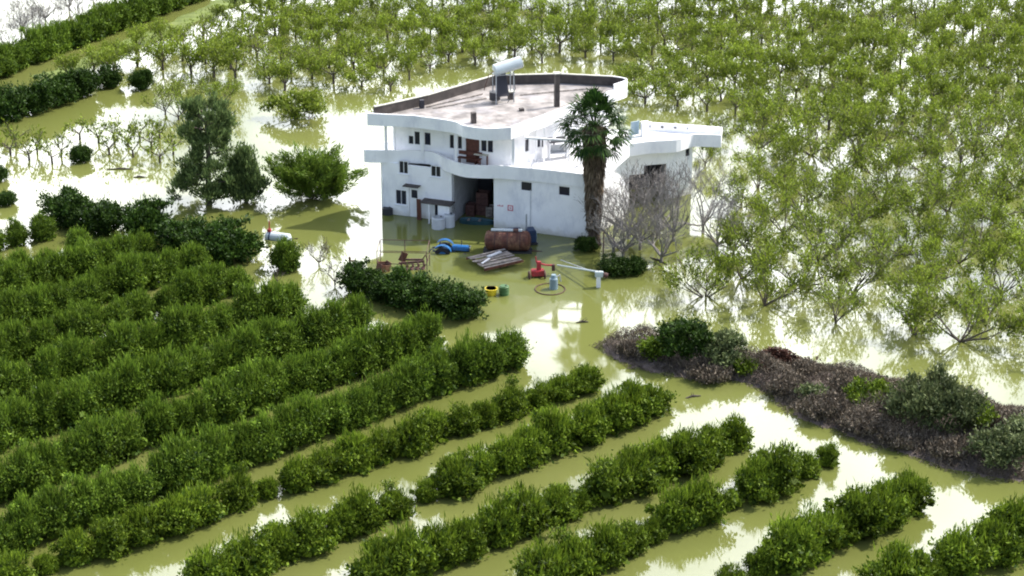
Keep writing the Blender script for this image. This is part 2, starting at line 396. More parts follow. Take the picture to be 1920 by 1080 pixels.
def orchard_proto(seed, h=4.6, w=4.6, nl=650, size=.24, trunkh=.9, mat='flush', tmat='bark', depth=2, name='orchard_tree', lim=6):
    rnd = random.Random(seed); rng = np.random.default_rng(seed); mb = MB(); tips = []
    mb.tube([(0, 0, -.8), (0, 0, 0), (.04, .03, trunkh)], [.17, .14, .12], 7)
    for k in range(lim):
        a = k*6.28/lim+rnd.uniform(-.35, .35); el = rnd.uniform(.40, 1.2)
        d = Vector((math.cos(a)*math.cos(el), math.sin(a)*math.cos(el), math.sin(el)))
        branch(mb, rnd, Vector((.03, .02, trunkh-.05)), d, (h-trunkh)*.48, .075, depth, tips, .46, 3, .10, 3, .021, .66)
    n = len(tips); P = np.array([list(t[0]) for t in tips]); D = np.array([list(t[1]) for t in tips])
    ci = rng.integers(0, n, nl); keep = rng.random(n) > .12; ci = ci[keep[ci]]; m = len(ci)
    back = rng.random((m, 1))*1.1-.25
    Q = P[ci]-D[ci]*back+rng.normal(size=(m, 3))*.24
    T = D[ci]*.9+rng.normal(size=(m, 3))*.6; T[:, 2] += .3; T /= np.linalg.norm(T, axis=1)[:, None]
    S = np.cross(T, rng.normal(size=(m, 3))); S /= np.linalg.norm(S, axis=1)[:, None]
    sz = size*(.6+.8*rng.random(m))[:, None]; a = T*sz*1.1; b = S*sz*.42
    V = np.stack([Q-a, Q+b, Q+a, Q-b], 1).reshape(-1, 3)
    me = quads_mesh('crown', V, M[mat])
    return plant_proto(name, 'x', 'tree', mb, me, M[tmat])
P_orch = [orchard_proto(100+i, 4.7, 6.4, 2500, .12, .5, depth=3, lim=6) for i in range(7)]+[orchard_proto(160+i, 4.4, 6.0, 1300, .12, .5, depth=3, lim=6) for i in range(3)]
P_far = [orchard_proto(120+i, 3.6, 3.8, 1350, .125, 1.0, depth=2, lim=5) for i in range(8)]+[orchard_proto(170+i, 3.4, 3.4, 450, .13, 1.0, depth=2, lim=5) for i in range(3)]
P_sap = [orchard_proto(140+i, 3.2, 2.6, 120, .20, .8, depth=2, name='young_tree', lim=4) for i in range(3)]
protos += P_orch+P_far+P_sap

RND = random.Random(7)
def put(pool, loc, s=1.0, label='', group=None, sz=None):
    p = RND.choice(pool)
    j = RND.uniform(.9, 1.1)
    return copy_thing(p, (loc[0], loc[1], 0), RND.uniform(0, 6.28), (s*j, s*j, (sz if sz else s)*RND.uniform(.9, 1.1)), label, group)
def sink(o, d): o.location.z -= d

# hedge rows of citrus in the foreground: (left base pixel, right base pixel, proto pool, scale, label)
rows = [
 ((-60, 494), (78, 462), 0, .85, 'citrus bush in the short row at the left edge below the flooded open water'),
 ((-60, 556), (90, 520), 0, .85, 'citrus bush in the second short row at the left edge'),
 ((-60, 592), (268, 500), 0, 1.0, 'lush citrus tree in the uppermost long hedge row under the dark round trees'),
 ((-60, 662), (358, 524), 0, 1.0, 'lush citrus tree in the second long hedge row from the dark round trees'),
 ((-60, 718), (440, 562), 0, 1.0, 'lush citrus tree in the third long hedge row from the dark round trees'),
 ((-60, 784), (548, 602), 0, 1.05, 'lush citrus tree in the fourth long hedge row from the dark round trees'),
 ((-60, 868), (672, 634), 0, 1.05, 'lush citrus tree in the fifth long hedge row from the dark round trees'),
 ((-60, 968), (800, 668), 0, 1.08, 'lush citrus tree in the sixth long hedge row from the dark round trees'),
 ((-60, 1072), (950, 700), 0, 1.08, 'lush citrus tree in the lowest of the thick hedge rows with upright shoots'),
 ((20, 1108), (1100, 744), 1, .98, 'clumpy citrus tree in the first thinner row below the thick hedges'),
 ((400, 1112), (1235, 782), 1, 1.04, 'clumpy citrus tree in the second thinner row below the thick hedges'),
 ((710, 1112), (1375, 856), 1, 1.12, 'clumpy citrus tree in the third thinner row below the thick hedges'),
 ((1030, 1112), (1545, 886), 1, 1.16, 'clumpy citrus tree in the fourth thinner row, its end near the brush bank'),
 ((1370, 1116), (1700, 968), 1, 1.2, 'clumpy citrus tree in the short row at the lower right'),
 ((1690, 1122), (2010, 1000), 1, 1.2, 'clumpy citrus tree in the last row in the bottom right corner'),
]
ROWN = ['short row at the left edge below open water', 'second short row at the left edge', 'uppermost long hedge row', 'second long hedge row from the top', 'third long hedge row from the top',
        'fourth long hedge row from the top', 'fifth long hedge row from the top', 'sixth long hedge row from the top', 'lowest thick hedge row', 'first thinner row below the thick hedges',
        'second thinner row below the thick hedges', 'third thinner row below the thick hedges', 'fourth thinner row below the thick hedges', 'short row at the lower right', 'last row in the bottom right corner']
for ri, (a, b, kind, s, lab) in enumerate(rows):
    A = G(a[0], a[1]-14); Bp = G(b[0], b[1]-14); D = Bp-A; L = D.length; D.normalize()
    sp = 2.05 if kind == 0 else 2.3
    s = s*.98 if 2 <= ri <= 5 else s; n = max(2, int(L/sp)); side = Vector((-D.y, D.x, 0))
    for i in range(n+1):
        q = Bp-D*(L*i/n)+side*RND.gauss(0, .16)+D*RND.gauss(0, .2)
        sc_ = s*RND.uniform(.86, 1.12)
        if kind == 1: sc_ *= RND.choice([1.0, 1.1, 1.15, .85, 1.0, .55, 1.05])
        if i == 0: sc_ *= .88
        end = (i == 0 and ri < 14)
        put(P_hedge if kind == 0 else P_cit, q, sc_, 'right-hand end tree of the '+ROWN[ri] if end else lab, None if end else 'trees of the '+ROWN[ri])

# dark round citrus trees and single bushes
singles = [
 ((127, 433), 1.0, 'dark round citrus tree at the left end of the five above the hedges'),
 ((193, 449), 1.0, 'dark round citrus tree, second from the left of the five above the hedges'),
 ((277, 463), 1.05, 'dark round citrus tree in the middle of the five above the hedges'),
 ((350, 488), 1.0, 'dark round citrus tree, fourth from the left of the five above the hedges'),
 ((430, 501), 1.12, 'large dark round citrus tree at the right end of the five above the hedges'),
 ((265, 182), .62, 'small dark round citrus tree standing alone in white water at the upper left'),
 ((205, 178), .72, 'dark citrus tree at the right end of the upper left clump'),
 ((152, 194), .95, 'dark citrus tree, second from the right in the upper left clump'),
 ((104, 210), 1.05, 'dark citrus tree in the middle of the upper left clump'),
 ((62, 224), 1.05, 'dark citrus tree left of the middle of the upper left clump'),
 ((8, 238), 1.1, 'dark citrus tree at the left frame edge of the upper left clump'),
 ((153, 318), .52, 'small dark bush alone in open water below the bare saplings'),
 ((-4, 355), .5, 'small dark bush cut by the left frame edge in open water'),
 ((12, 399), .45, 'low dark bush at the left frame edge just above the rows'),
 ((678, 563), .86, 'round citrus bush at the left end of the clump in front of the house'),
 ((722, 574), .72, 'round citrus bush, second from the left of the clump in front of the house'),
 ((768, 586), 1.0, 'broad citrus bush in the middle of the clump in front of the house'),
 ((820, 594), .9, 'citrus bush right of the middle of the clump in front of the house'),
 ((866, 606), .9, 'dark citrus bush at the right end of the clump, beside the yellow tub'),
]
for (p, s, lab) in singles:
    q = G(p[0], p[1]-16); put(P_dark, q, s*.96, lab, sz=s*.8 if 'in front of the house' in lab or 'yellow tub' in lab else None)
put(P_hedge, G(150, 478), .85, 'spiky citrus bush alone between the five dark trees and the short rows')
put(P_hedge, G(538, 505), .86, 'lone citrus bush standing in water beside the white float tank')

# hedge rows in the top left corner
for (a, b, s, lab) in [((-60, 163), (372, -4), 1.15, 'citrus tree in the hedge along the green strip at the top left'),
                       ]:
    A = G(*a); Bp = G(*b); D = Bp-A; L = D.length; n = int(L/2.6)
    for i in range(n+1):
        put(P_hedge, A+D*(i/n)+Vector((RND.gauss(0, .2), RND.gauss(0, .2), 0)), s, lab, 'trees: '+lab)

# the drowned orchard behind and right of the house
far_px = [(60, 178), (178, 130), (530, -12), (1990, -12), (1990, 260), (1800, 262), (1500, 250), (1420, 232), (1300, 216), (1195, 200), (1180, 130), (920, 115), (800, 160), (720, 195), (640, 178), (520, 165), (430, 172), (330, 150), (240, 145), (180, 140)]
right_px = [(1330, 240), (1360, 250), (1450, 245), (1470, 300), (1500, 262), (2000, 262), (2000, 710), (1920, 682), (1700, 640), (1560, 600), (1400, 585), (1285, 560), (1300, 520), (1400, 420), (1345, 345), (1420, 330)]
FARP = [G(*p) for p in far_px]; RIGHTP = [G(*p) for p in right_px]
ang = math.radians(-26.5); ua = Vector((math.cos(ang), math.sin(ang), 0)); ub = Vector((-math.sin(ang), math.cos(ang), 0))
O0 = G(1573, 600)
cand = []
for i in range(-75, 50):
    for j in range(-30, 75):
        q = O0+ua*(i*3.3)+ub*(j*4.2)
        if in_poly(q.x, q.y, FARP): cand.append(q+Vector((RND.gauss(0, .28), RND.gauss(0, .28), 0)))
cand.sort(key=lambda q: q.y)
near = []
for i in range(-12, 20):
    for j in range(-3, 20):
        q = O0+ua*(i*5.4)+ub*(j*5.4)
        if in_poly(q.x, q.y, RIGHTP): near.append(q+Vector((RND.gauss(0, .6), RND.gauss(0, .6), 0)))
print('orchard', len(cand), 'near', len(near))
for q in near: sink(put(P_orch, q, RND.uniform(.9, 1.2), 'airy young-leaved orchard tree flooded to its trunk right of the house', 'orchard trees right of the house'), RND.uniform(.2, .7))
NF = 300
for q in cand[:NF]: sink(put(P_far, q, RND.uniform(.88, 1.15), 'small light green orchard tree in the dense flooded field behind the house', 'orchard trees behind the house'), RND.uniform(0, .35))
def join_rest(qs):
    vt = []; ft = []; vc = []
    src = [([tuple(v.co) for v in p.children[0].data.vertices], [tuple(f.vertices) for f in p.children[0].data.polygons], np.array([tuple(v.co) for v in p.children[1].data.vertices])) for p in P_far]
    for q in qs:
        a, f, c = RND.choice(src); t = RND.uniform(0, 6.28); ca, sa = math.cos(t), math.sin(t); b = len(vt)
        vt += [(x*ca-y*sa+q.x, x*sa+y*ca+q.y, z) for x, y, z in a]; ft += [tuple(k+b for k in g) for g in f]
        R = np.array([[ca, sa, 0], [-sa, ca, 0], [0, 0, 1]]); vc.append(c@R+np.array([q.x, q.y, 0]))
    o = MB().add(vt, ft).build('distant_orchard', M['bark'])
    tag(o, 'farthest mass of light green orchard trees along the top edge', 'orchard', kind='stuff')
    me = quads_mesh('crown', np.concatenate(vc), M['flush'])
    c = bpy.data.objects.new('crown', me); COL.objects.link(c); c.parent = o; c['kind'] = 'stuff'
if len(cand) > NF: join_rest(cand[NF:])

# saplings in the open water at the left
for p in [(150, 262), (185, 268), (215, 262), (240, 275), (262, 262), (285, 280), (300, 262), (325, 290), (205, 290), (250, 295), (300, 305)]:
    put(P_sap, G(*p), .85, 'thin half-bare sapling in the loose group left of the tall grey-green tree', 'saplings in open water left of the tall tree')
for p in [(20, 292), (55, 300), (98, 306), (115, 295), (70, 285), (30, 275)]:
    put(P_sap, G(*p), .85, 'thin half-bare sapling in the group near the left frame edge', 'saplings near the left frame edge')
for p in [(310, 215), (335, 225), (350, 200), (420, 205)]:
    put(P_orch, G(*p), .75, 'light green small tree behind the tall grey-green tree', 'light trees behind the tall grey-green tree')
for p in [(1335, 290), (1322, 312), (1352, 262)]:
    put(P_orch, G(*p), .62, 'small light tree close to the terrace end of the house', 'small trees at the terrace end of the house')

def custom_tree(name, label, loc, V, mat, mb, tmat):
    t = thing(name, label, 'tree', loc)
    mb.build('trunk', tmat, t); me = quads_mesh('crown', V, mat)
    c = bpy.data.objects.new('crown', me); COL.objects.link(c); c.parent = t
    return t
def big_trees():
    rng = np.random.default_rng(5); rnd = random.Random(5)
    # tall grey green conifer like tree
    mb = MB(); mb.tube([(0, 0, -1), (0, 0, 1), (.2, 0, 5), (.1, 0, 9.2)], [.35, .3, .2, .05], 8)
    blobs = []
    for k in range(26):
        z = .5+k*.35; r = 3.9-.20*z
        a = k*2.4; ln = r*rnd.uniform(.45, .92)
        mb.tube([(0.1, 0, z*.95), (math.cos(a)*ln*.6, math.sin(a)*ln*.6, z+.2), (math.cos(a)*ln, math.sin(a)*ln, z+.5)], [.09, .06, .02], 4)
        blobs.append((math.cos(a)*ln, math.sin(a)*ln*.9, z+.3, rnd.uniform(.8, 1.3), 1.05, rnd.uniform(.55, .95)))
    blobs.append((0, 0, 4.5, 1.5, 1.5, 3.6)); blobs.append((-.9, 0, 9.2, 1.3, 1.2, 1.0)); blobs.append((1.4, 0, 8.6, 1.1, .9, 1.2)); blobs.append((-1.8, 0, 7.6, 1.2, 1, .9)); blobs.append((1.9, 0, 7.0, 1.0, 1, 1.2))
    blobs += [(2.4, 0, 2.4, 1.3, 1.2, 1.4), (0, 0, .8, 1.6, 1.5, .8), (-2.6, 0, 1.3, 1.6, 1.2, .8), (-1.5, .3, 2.8, 1.3, 1.2, 1.0), (1.6, 0, 1.2, 1.5, 1.4, 1.2)]
    V = leaf_quads(rng, blobs, 19000, .13, 3.2, .45, 260, .27, .3, .75, .6)
    custom_tree('tall_tree', 'tall grey-green tree with uneven ragged crown, left of the house', G(392, 383), V, M['conifer'], mb, M['bark'])
    mb = MB(); mb.tube([(0, 0, -1), (0, 0, 1), (.1, 0, 5.2)], [.22, .18, .04], 7)
    blobs = [(0, 0, .7, 1.5, 1.5, .7), (0, 0, 1.9, 1.8, 1.8, 1.9), (.1, 0, 3.6, 1.2, 1.2, 1.5), (.2, 0, 5.0, .5, .5, 1.2), (-1.0, 0, 1.6, 1.3, 1.3, 1.3), (1.1, .2, 1.4, 1.2, 1.2, 1.2)]
    V = leaf_quads(rng, blobs, 9000, .13, 3.0, .4, 170, .26, .3, .8, .3)
    custom_tree('conical_tree', 'pointed grey-green tree between the tall tree and the bright willow', G(462, 380), V, M['conifer'], mb, M['bark'])
    # bright willow leaning right: long shoots
    mb = MB(); tips = []
    for k in range(34):
        a = rnd.uniform(0, 6.28); el = rnd.uniform(.25, 1.3)
        d = Vector((math.cos(a)*math.cos(el)*1.15+.22, math.sin(a)*math.cos(el)*.8, math.sin(el)*.9))
        branch(mb, rnd, Vector((rnd.uniform(-.5, .5), rnd.uniform(-.4, .4), .1)), d.normalized(), rnd.uniform(2.2, 3.7), .06, 1, tips, .3, 4, .12, 3, .012, .62)
    P = np.array([list(t[0]) for t in tips]); D = np.array([list(t[1]) for t in tips]); n = 22000
    ci = rng.integers(0, len(P), n); Q = P[ci]-D[ci]*(rng.random((n, 1))*2.4-.3)+rng.normal(size=(n, 3))*.20
    T = D[ci]+rng.normal(size=(n, 3))*.28; T /= np.linalg.norm(T, axis=1)[:, None]; S = np.cross(T, rng.normal(size=(n, 3))); S /= np.linalg.norm(S, axis=1)[:, None]
    sz = (.10*(.6+.8*rng.random(n)))[:, None]; a = T*sz*2.1; b = S*sz*.45
    V = np.stack([Q-a, Q+b, Q+a, Q-b], 1).reshape(-1, 3); V[:, 2] = np.maximum(V[:, 2], .05)
    custom_tree('willow_shrub', 'wide bright yellow-green willow shrub leaning towards the house', G(585, 372), V, M['willow'], mb, M['bark'])
    # low bush lying in the water behind
    mb = MB(); tips = []
    for k in range(16):
        a = rnd.uniform(0, 6.28); el = rnd.uniform(.1, .9)
        d = Vector((math.cos(a)*math.cos(el), math.sin(a)*math.cos(el)*.6, math.sin(el)))
        branch(mb, rnd, Vector((rnd.uniform(-1, 1), rnd.uniform(-.3, .3), .05)), d, 1.9, .06, 1, tips, .4, 3, .1, 3, .015, .6)
    P = np.array([list(t[0]) for t in tips]); n = 2300; ci = rng.integers(0, len(P), n)
    Q = P[ci]+rng.normal(size=(n, 3))*np.array([.35, .35, .25]); T = rng.normal(size=(n, 3)); T[:, 2] += .8; T /= np.linalg.norm(T, axis=1)[:, None]
    S = np.cross(T, rng.normal(size=(n, 3))); S /= np.linalg.norm(S, axis=1)[:, None]; sz = (.2*(.6+.8*rng.random(n)))[:, None]; a = T*sz; b = S*sz*.45
    V = np.stack([Q-a, Q+b, Q+a, Q-b], 1).reshape(-1, 3); V[:, 2] = np.maximum(V[:, 2], .05)
    custom_tree('spreading_bush', 'low spreading light green bush in white water behind the tall tree', G(565, 222), V, M['flush'], mb, M['palebark'])
big_trees()

# bare trees and dead shrubs
def bare(name, label, loc, seed, h, lim, depth, spread=.45, r=.10, mat='palebark', kids=3, el=(.45, 1.3), group=None):
    rnd = random.Random(seed); mb = MB(); tips = []
    mb.tube([(0, 0, -.8), (0, 0, h*.12)], [r*1.5, r*1.2], 7)
    for k in range(lim):
        a = k*6.28/lim+rnd.uniform(-.4, .4); e = rnd.uniform(*el)
        branch(mb, rnd, Vector((0, 0, h*.1)), Vector((math.cos(a)*math.cos(e), math.sin(a)*math.cos(e), math.sin(e))), h*.36, r, depth, tips, spread, kids, .12, 3, .015, .68)
    o = mb.build(name, M[mat]); o.location = loc
    return tag(o, label, 'tree', group)
bare('bare_tree', 'leafless grey tree with fine twigs right of the palm', G(1200, 468), 1, 7.6, 6, 5)
bare('bare_tree', 'leafless grey tree in front of the dark garage opening', G(1262, 452), 2, 8.0, 6, 4)
bare('bare_tree', 'slim leafless tree beside the right end of the house', G(1318, 436), 3, 7.0, 6, 4)
bare('bare_tree', 'low leafless tree close to the palm trunk', G(1150, 474), 4, 5.6, 7, 4, .5)
bare('bare_tree', 'short leafless tree at the edge of the orchard right of the house', G(1375, 480), 8, 4.6, 5, 3, .5)
bare('bare_tree', 'spreading leafless tree against the curved white stair wall', G(1178, 448), 31, 6.5, 8, 4, .5)
bare('bare_tree', 'broad low leafless tree in the olive water right of the dark bush', G(1240, 492), 33, 5.2, 8, 4, .55)
bare('bare_tree', 'dense leafless tree between the two dark openings of the right wing', G(1232, 446), 32, 6.2, 7, 4, .55)
bare('bare_tree', 'wide leafless tree low over the water right of the metal post', G(1168, 484), 35, 5.0, 8, 4, .6)
bare('bare_tree', 'leaning leafless tree nearest the right orchard', G(1345, 470), 34, 5.5, 7, 4, .55)
bare('dead_shrub', 'leafless shrub tangle standing in water right of the lone citrus bush', G(598, 498), 5, 2.6, 7, 3, .6, .04, 'bark')
bare('dead_shrub', 'leafless shrub tangle in the pale water left of the bush clump', G(628, 535), 6, 2.6, 7, 3, .6, .04, 'bark')
bare('dead_shrub', 'low leafless shrub beside the jetty-like gap above the fourth hedge row', G(520, 532), 9, 1.6, 5, 2, .6, .03, 'bark')
for k, p in enumerate([(20, 100), (62, 85), (105, 66), (150, 46), (195, 26), (40, 66), (85, 42), (130, 22), (235, 8), (175, 2)]):
    bare('bare_thicket', 'purple-grey leafless thicket tree in the top left corner', G(*p), 20+k, 5.0, 8, 4, .5, .07, 'palebark', group='leafless thicket in the top left corner')

# palm
def palm():
    rnd = random.Random(3); rng = np.random.default_rng(3); base = G(1112, 458)
    t = thing('palm_tree', 'tall fan palm with brown skirted trunk in front of the white house', 'tree', base)
    H = 10.6; mb = MB(); n = 14
    mb.tube([(0.12*math.sin(i*.4), 0, -1+i*(H+1)/(n-1)) for i in range(n)], [.52+.07*math.sin(i*1.7)+(.12 if i < 2 else 0)+.02*i for i in range(n)], 12)
    mb.build('trunk', M['palmbark'], t, smooth=True)
    # skirt of dead fronds hanging round the upper trunk
    m = 5200; z = H-rng.random(m)**.9*9.0; a = rng.random(m)*6.28; r = .50+.50*(((z-2.0)/6).clip(0, 1))*rng.random(m)
    Q = np.stack([np.cos(a)*r, np.sin(a)*r, z], 1); T = np.stack([np.cos(a)*.18, np.sin(a)*.18, -np.ones(m)], 1)+rng.normal(size=(m, 3))*.15
    T /= np.linalg.norm(T, axis=1)[:, None]; S = np.cross(T, rng.normal(size=(m, 3))); S /= np.linalg.norm(S, axis=1)[:, None]
    sz = (.5*(.6+.8*rng.random(m)))[:, None]; A = T*sz; B = S*.07
    me = quads_mesh('dead_frond_skirt', np.stack([Q-A, Q+B, Q+A, Q-B], 1).reshape(-1, 3), M['thatch'])
    c = bpy.data.objects.new('dead_frond_skirt', me); COL.objects.link(c); c.parent = t
    # fan leaves
    for k in range(56):
        a = k*2.399+rnd.uniform(-.2, .2); u = k/55; el = 1.45-2.2*u+rnd.uniform(-.12, .12)
        L1 = (2.3 if u > .12 else 2.4)*rnd.uniform(.85, 1.1)
        d = Vector((math.cos(a)*math.cos(el), math.sin(a)*math.cos(el), math.sin(el)))
        p0 = Vector((0, 0, H+.1)); p1 = p0+d*L1
        st = MB().tube([p0, p0+d*L1*.5, p1], [.05, .035, .025], 4)
        side = d.cross(Vector((0, 0, 1))); side = side.normalized() if side.length > .1 else Vector((1, 0, 0))
        up = side.cross(d).normalized()
        Vs = []
        for q in range(24):
            f = (q-11.5)/11.5*1.9; dl = (d*math.cos(f)+side*math.sin(f)+up*rnd.uniform(-.15, .15)).normalized()
            ln = 1.55*(1-.18*abs(f))*rnd.uniform(.85, 1.1); w = (side*math.cos(f)-d*math.sin(f))*.07
            mid = p1+dl*ln*.55; tip = p1+dl*ln+Vector((0, 0, -.32-.2*abs(f)))
            Vs += [p1, mid+w, tip, mid-w]
        me = quads_mesh('frond', np.array([list(v) for v in Vs]), M['palm'])
        fo = bpy.data.objects.new('frond', me); COL.objects.link(fo); fo.parent = t
        s = st.build('stalk', M['palm'], fo)
palm()
put(P_dark, G(1152, 512), .62, 'low dark green bush by the white pole right of the red machine', sz=.42)
put(P_dark, G(1190, 510), .5, 'low dark green bush at the foot of the bare trees', sz=.40)
put(P_dark, G(1098, 468), .42, 'small dark green bush at the foot of the palm', sz=.4)

# bank bushes
def bush(name, label, loc, w, h, mat, n, seed, nb=6, size=.2, cl=70, cr=.24, up=.3):
    rng = np.random.default_rng(seed); rnd = random.Random(seed)
    blobs = [(0, 0, h*.45, w*.38, w*.34, h*.42)]
    for k in range(nb):
        a = k*6.28/nb+rnd.uniform(-.3, .3)
        blobs.append((math.cos(a)*w*.3, math.sin(a)*w*.26, h*rnd.uniform(.3, .6), w*rnd.uniform(.15, .25), w*rnd.uniform(.15, .25), h*rnd.uniform(.22, .36)))
    V = leaf_quads(rng, blobs, int(n*1.9), size*.72, 1.9, .5, int(cl*1.3), cr, .4, up, .3)
    t = thing(name, label, 'bush', loc)
    bush_trunk(rnd, h, 6, .05).build('trunk', M['bark'], t)
    c = bpy.data.objects.new('crown', quads_mesh('crown', V, M[mat])); COL.objects.link(c); c.parent = t
    return t
def onbank(px, py):
    q = G(px, py); q.z = max(0, bank_h(q.x, q.y)-.1); return q
bush('round_bush', 'large dense dark green rounded bush at the left end of the bank', onbank(1285, 684), 4.8, 3.9, 'darkcitrus', 4600, 201, size=.2)
bush('green_bush', 'smaller light green bush at the left foot of the large round bush', onbank(1225, 676), 2.0, 1.9, 'citrus', 1500, 202)
bush('grey_green_bush', 'grey-green bush just right of the large round bush', onbank(1352, 690), 3.8, 2.7, 'olive', 2400, 203)
bush('green_bush', 'low green bush at the right foot of the large round bush', onbank(1395, 704), 2.2, 1.1, 'citrus', 1000, 204)
bush('green_bush', 'bright green low bush on the bank left of the big grey-green bush', onbank(1625, 766), 4.2, 1.8, 'citrus', 1700, 205)
bush('grey_green_bush', 'largest grey-green bush on the brush bank', onbank(1745, 806), 7.4, 4.4, 'olive', 6500, 206, 8, .2, 110, .3, .5)
bush('green_bush', 'green bush right of the largest grey-green bush', onbank(1825, 812), 2.6, 2.2, 'citrus', 1500, 207)
bush('grey_green_bush', 'grey-green bush near the right frame edge', onbank(1870, 876), 4.4, 3.0, 'olive', 2600, 208)
bush('green_bush', 'small green bush in the dry brush at bank centre', onbank(1525, 758), 1.8, 1.2, 'olive', 900, 209)
for k, (p, w, h) in enumerate([((1190, 668), 2.6, 1.0), ((1330, 712), 3.2, 1.3), ((1480, 742), 3.4, 1.7), ((1545, 782), 3.6, 1.8), ((1620, 808), 3.4, 1.6), ((1590, 740), 3.0, 1.5), ((1690, 836), 3.0, 1.2), ((1780, 858), 3.2, 1.5), ((1660, 780), 3.0, 1.9), ((1880, 812), 3.4, 1.6), ((1835, 790), 3.0, 1.4), ((1500, 705), 2.6, 1.1)]):
    bush('dry_shrub', 'leafless purple-grey rounded shrub in the brush on the bank', onbank(*p), w, h*.62, 'brush', 2600, 230+k, 6, .17, 60, .22, .5)['group'] = 'dry shrubs on the bank'
bush('grey_green_bush', 'grey-green bush cut by the right frame edge', onbank(1925, 850), 3.6, 2.6, 'olive', 2600, 210)

def bank_stuff():
    rng = np.random.default_rng(77); xs = [p.x for p in BANK]; ys = [p.y for p in BANK]
    P = []
    while len(P) < 66000:
        x = rng.uniform(min(xs), max(xs)); y = rng.uniform(min(ys), max(ys))
        if not in_poly(x, y, BANK): continue
        d = edge_dist(x, y, BANK); m = mnoise.noise(Vector((x*.33, y*.33, 9)))
        if rng.random() < .35+.9*max(0, -m) or (d < .6 and rng.random() < .7): continue
        hh = max(.1, min(1.0, d*.45))*(.4+2.4*max(0, m+.12))
        P.append((x, y, max(0, bank_h(x, y))+rng.random()**.6*hh))
    Q = np.array(P); n = len(Q); T = rng.normal(size=(n, 3)); T[:, 2] += .9; T /= np.linalg.norm(T, axis=1)[:, None]
    S = np.cross(T, rng.normal(size=(n, 3))); S /= np.linalg.norm(S, axis=1)[:, None]
    sz = (.14*(.5+rng.random(n)))[:, None]; a = T*sz*1.5; b = S*sz*.16
    V = np.stack([Q-a, Q+b, Q+a, Q-b], 1).reshape(-1, 3)
    o = bpy.data.objects.new('dry_brush', quads_mesh('dry_brush', V, M['brush'])); COL.objects.link(o)
    tag(o, 'purple-grey dry brush and reeds covering the earth bank', 'brush', kind='stuff')
bank_stuff()
def debris_heap(label, loc, w, d, h, mat, n, seed):
    rng = np.random.default_rng(seed); x = rng.normal(size=n)*w*.22; y = rng.normal(size=n)*d*.22
    z = rng.random(n)*h*np.exp(-(x/w*2.4)**2-(y/d*2.4)**2)
    Q = np.stack([x, y, z], 1); T = rng.normal(size=(n, 3)); T[:, 2] *= .4; T /= np.linalg.norm(T, axis=1)[:, None]
    S = np.cross(T, rng.normal(size=(n, 3))); S /= np.linalg.norm(S, axis=1)[:, None]; sz = (.3*(.4+rng.random(n)))[:, None]
    V = np.stack([Q-T*sz, Q+S*sz*.2, Q+T*sz, Q-S*sz*.2], 1).reshape(-1, 3)
    o = bpy.data.objects.new('branch_pile', quads_mesh('branch_pile', V, M[mat])); COL.objects.link(o); o.location = loc
    return tag(o, label, 'pile')
debris_heap('dark reddish brown pile of cut branches on top of the bank', onbank(1452, 692), 5.2, 2.6, 1.6, 'reddebris', 2600, 1)
debris_heap('greyish driftwood pile at the puddle edge of the bank', onbank(1560, 700), 3.0, 1.6, .5, 'brush', 600, 2)

# ------------------------------------------------------------------ house
HO = Vector((0, 184, 0))
house = thing('farmhouse', 'large white three storey farmhouse with curved balconies and flat roof, standing in flood water', 'house', HO)
def hb(mb, name, mat, parent=None, **k): return mb.build(name, mat, parent if parent is not None else house, world=True, **k)
V2 = lambda x, y: Vector((x, y, 0))
def ray_wall(p0, p1, px, py):
    """distance along a wall line and height of a survey point seen on that wall"""
    d = Vector(((px-960)/FPX, _c+_s*(540-py)/FPX, -_s+_c*(540-py)/FPX)); o = Vector((0, 0, CAM_H))
    w = (p1-p0); L = w.length; w = w/L; nrm = Vector((w.y, -w.x, 0))
    t = (p0-o).dot(nrm)/d.dot(nrm); q = o+d*t
    return (q-p0).dot(w), q.z
def wall(name, p0, p1, z0, z1, th, openings=(), mat='white', parent=None):
    """outer face on p0-p1, thickness going to the left of p0->p1"""
    w = (p1-p0); L = w.length; w = w/L; n = Vector((-w.y, w.x, 0))
    us = sorted({0, L, *[max(0, o[0]) for o in openings], *[min(L, o[1]) for o in openings]})
    zs = sorted({z0, z1, *[max(z0, o[2]) for o in openings], *[min(z1, o[3]) for o in openings]})
    mb = MB()
    for a, b in zip(us, us[1:]):
        run = None
        for c, d in zip(zs, zs[1:]):
            mu, mz = (a+b)/2, (c+d)/2
            hole = any(o[0] < mu < o[1] and o[2] < mz < o[3] for o in openings)
            if not hole: run = (run[0], d) if run else (c, d)
            if (hole or d == z1) and run:
                P = [p0+w*a, p0+w*b, p0+w*b+n*th, p0+w*a+n*th]; mb.prism(P, run[0], run[1]); run = None
    return hb(mb, name, M[mat], parent)
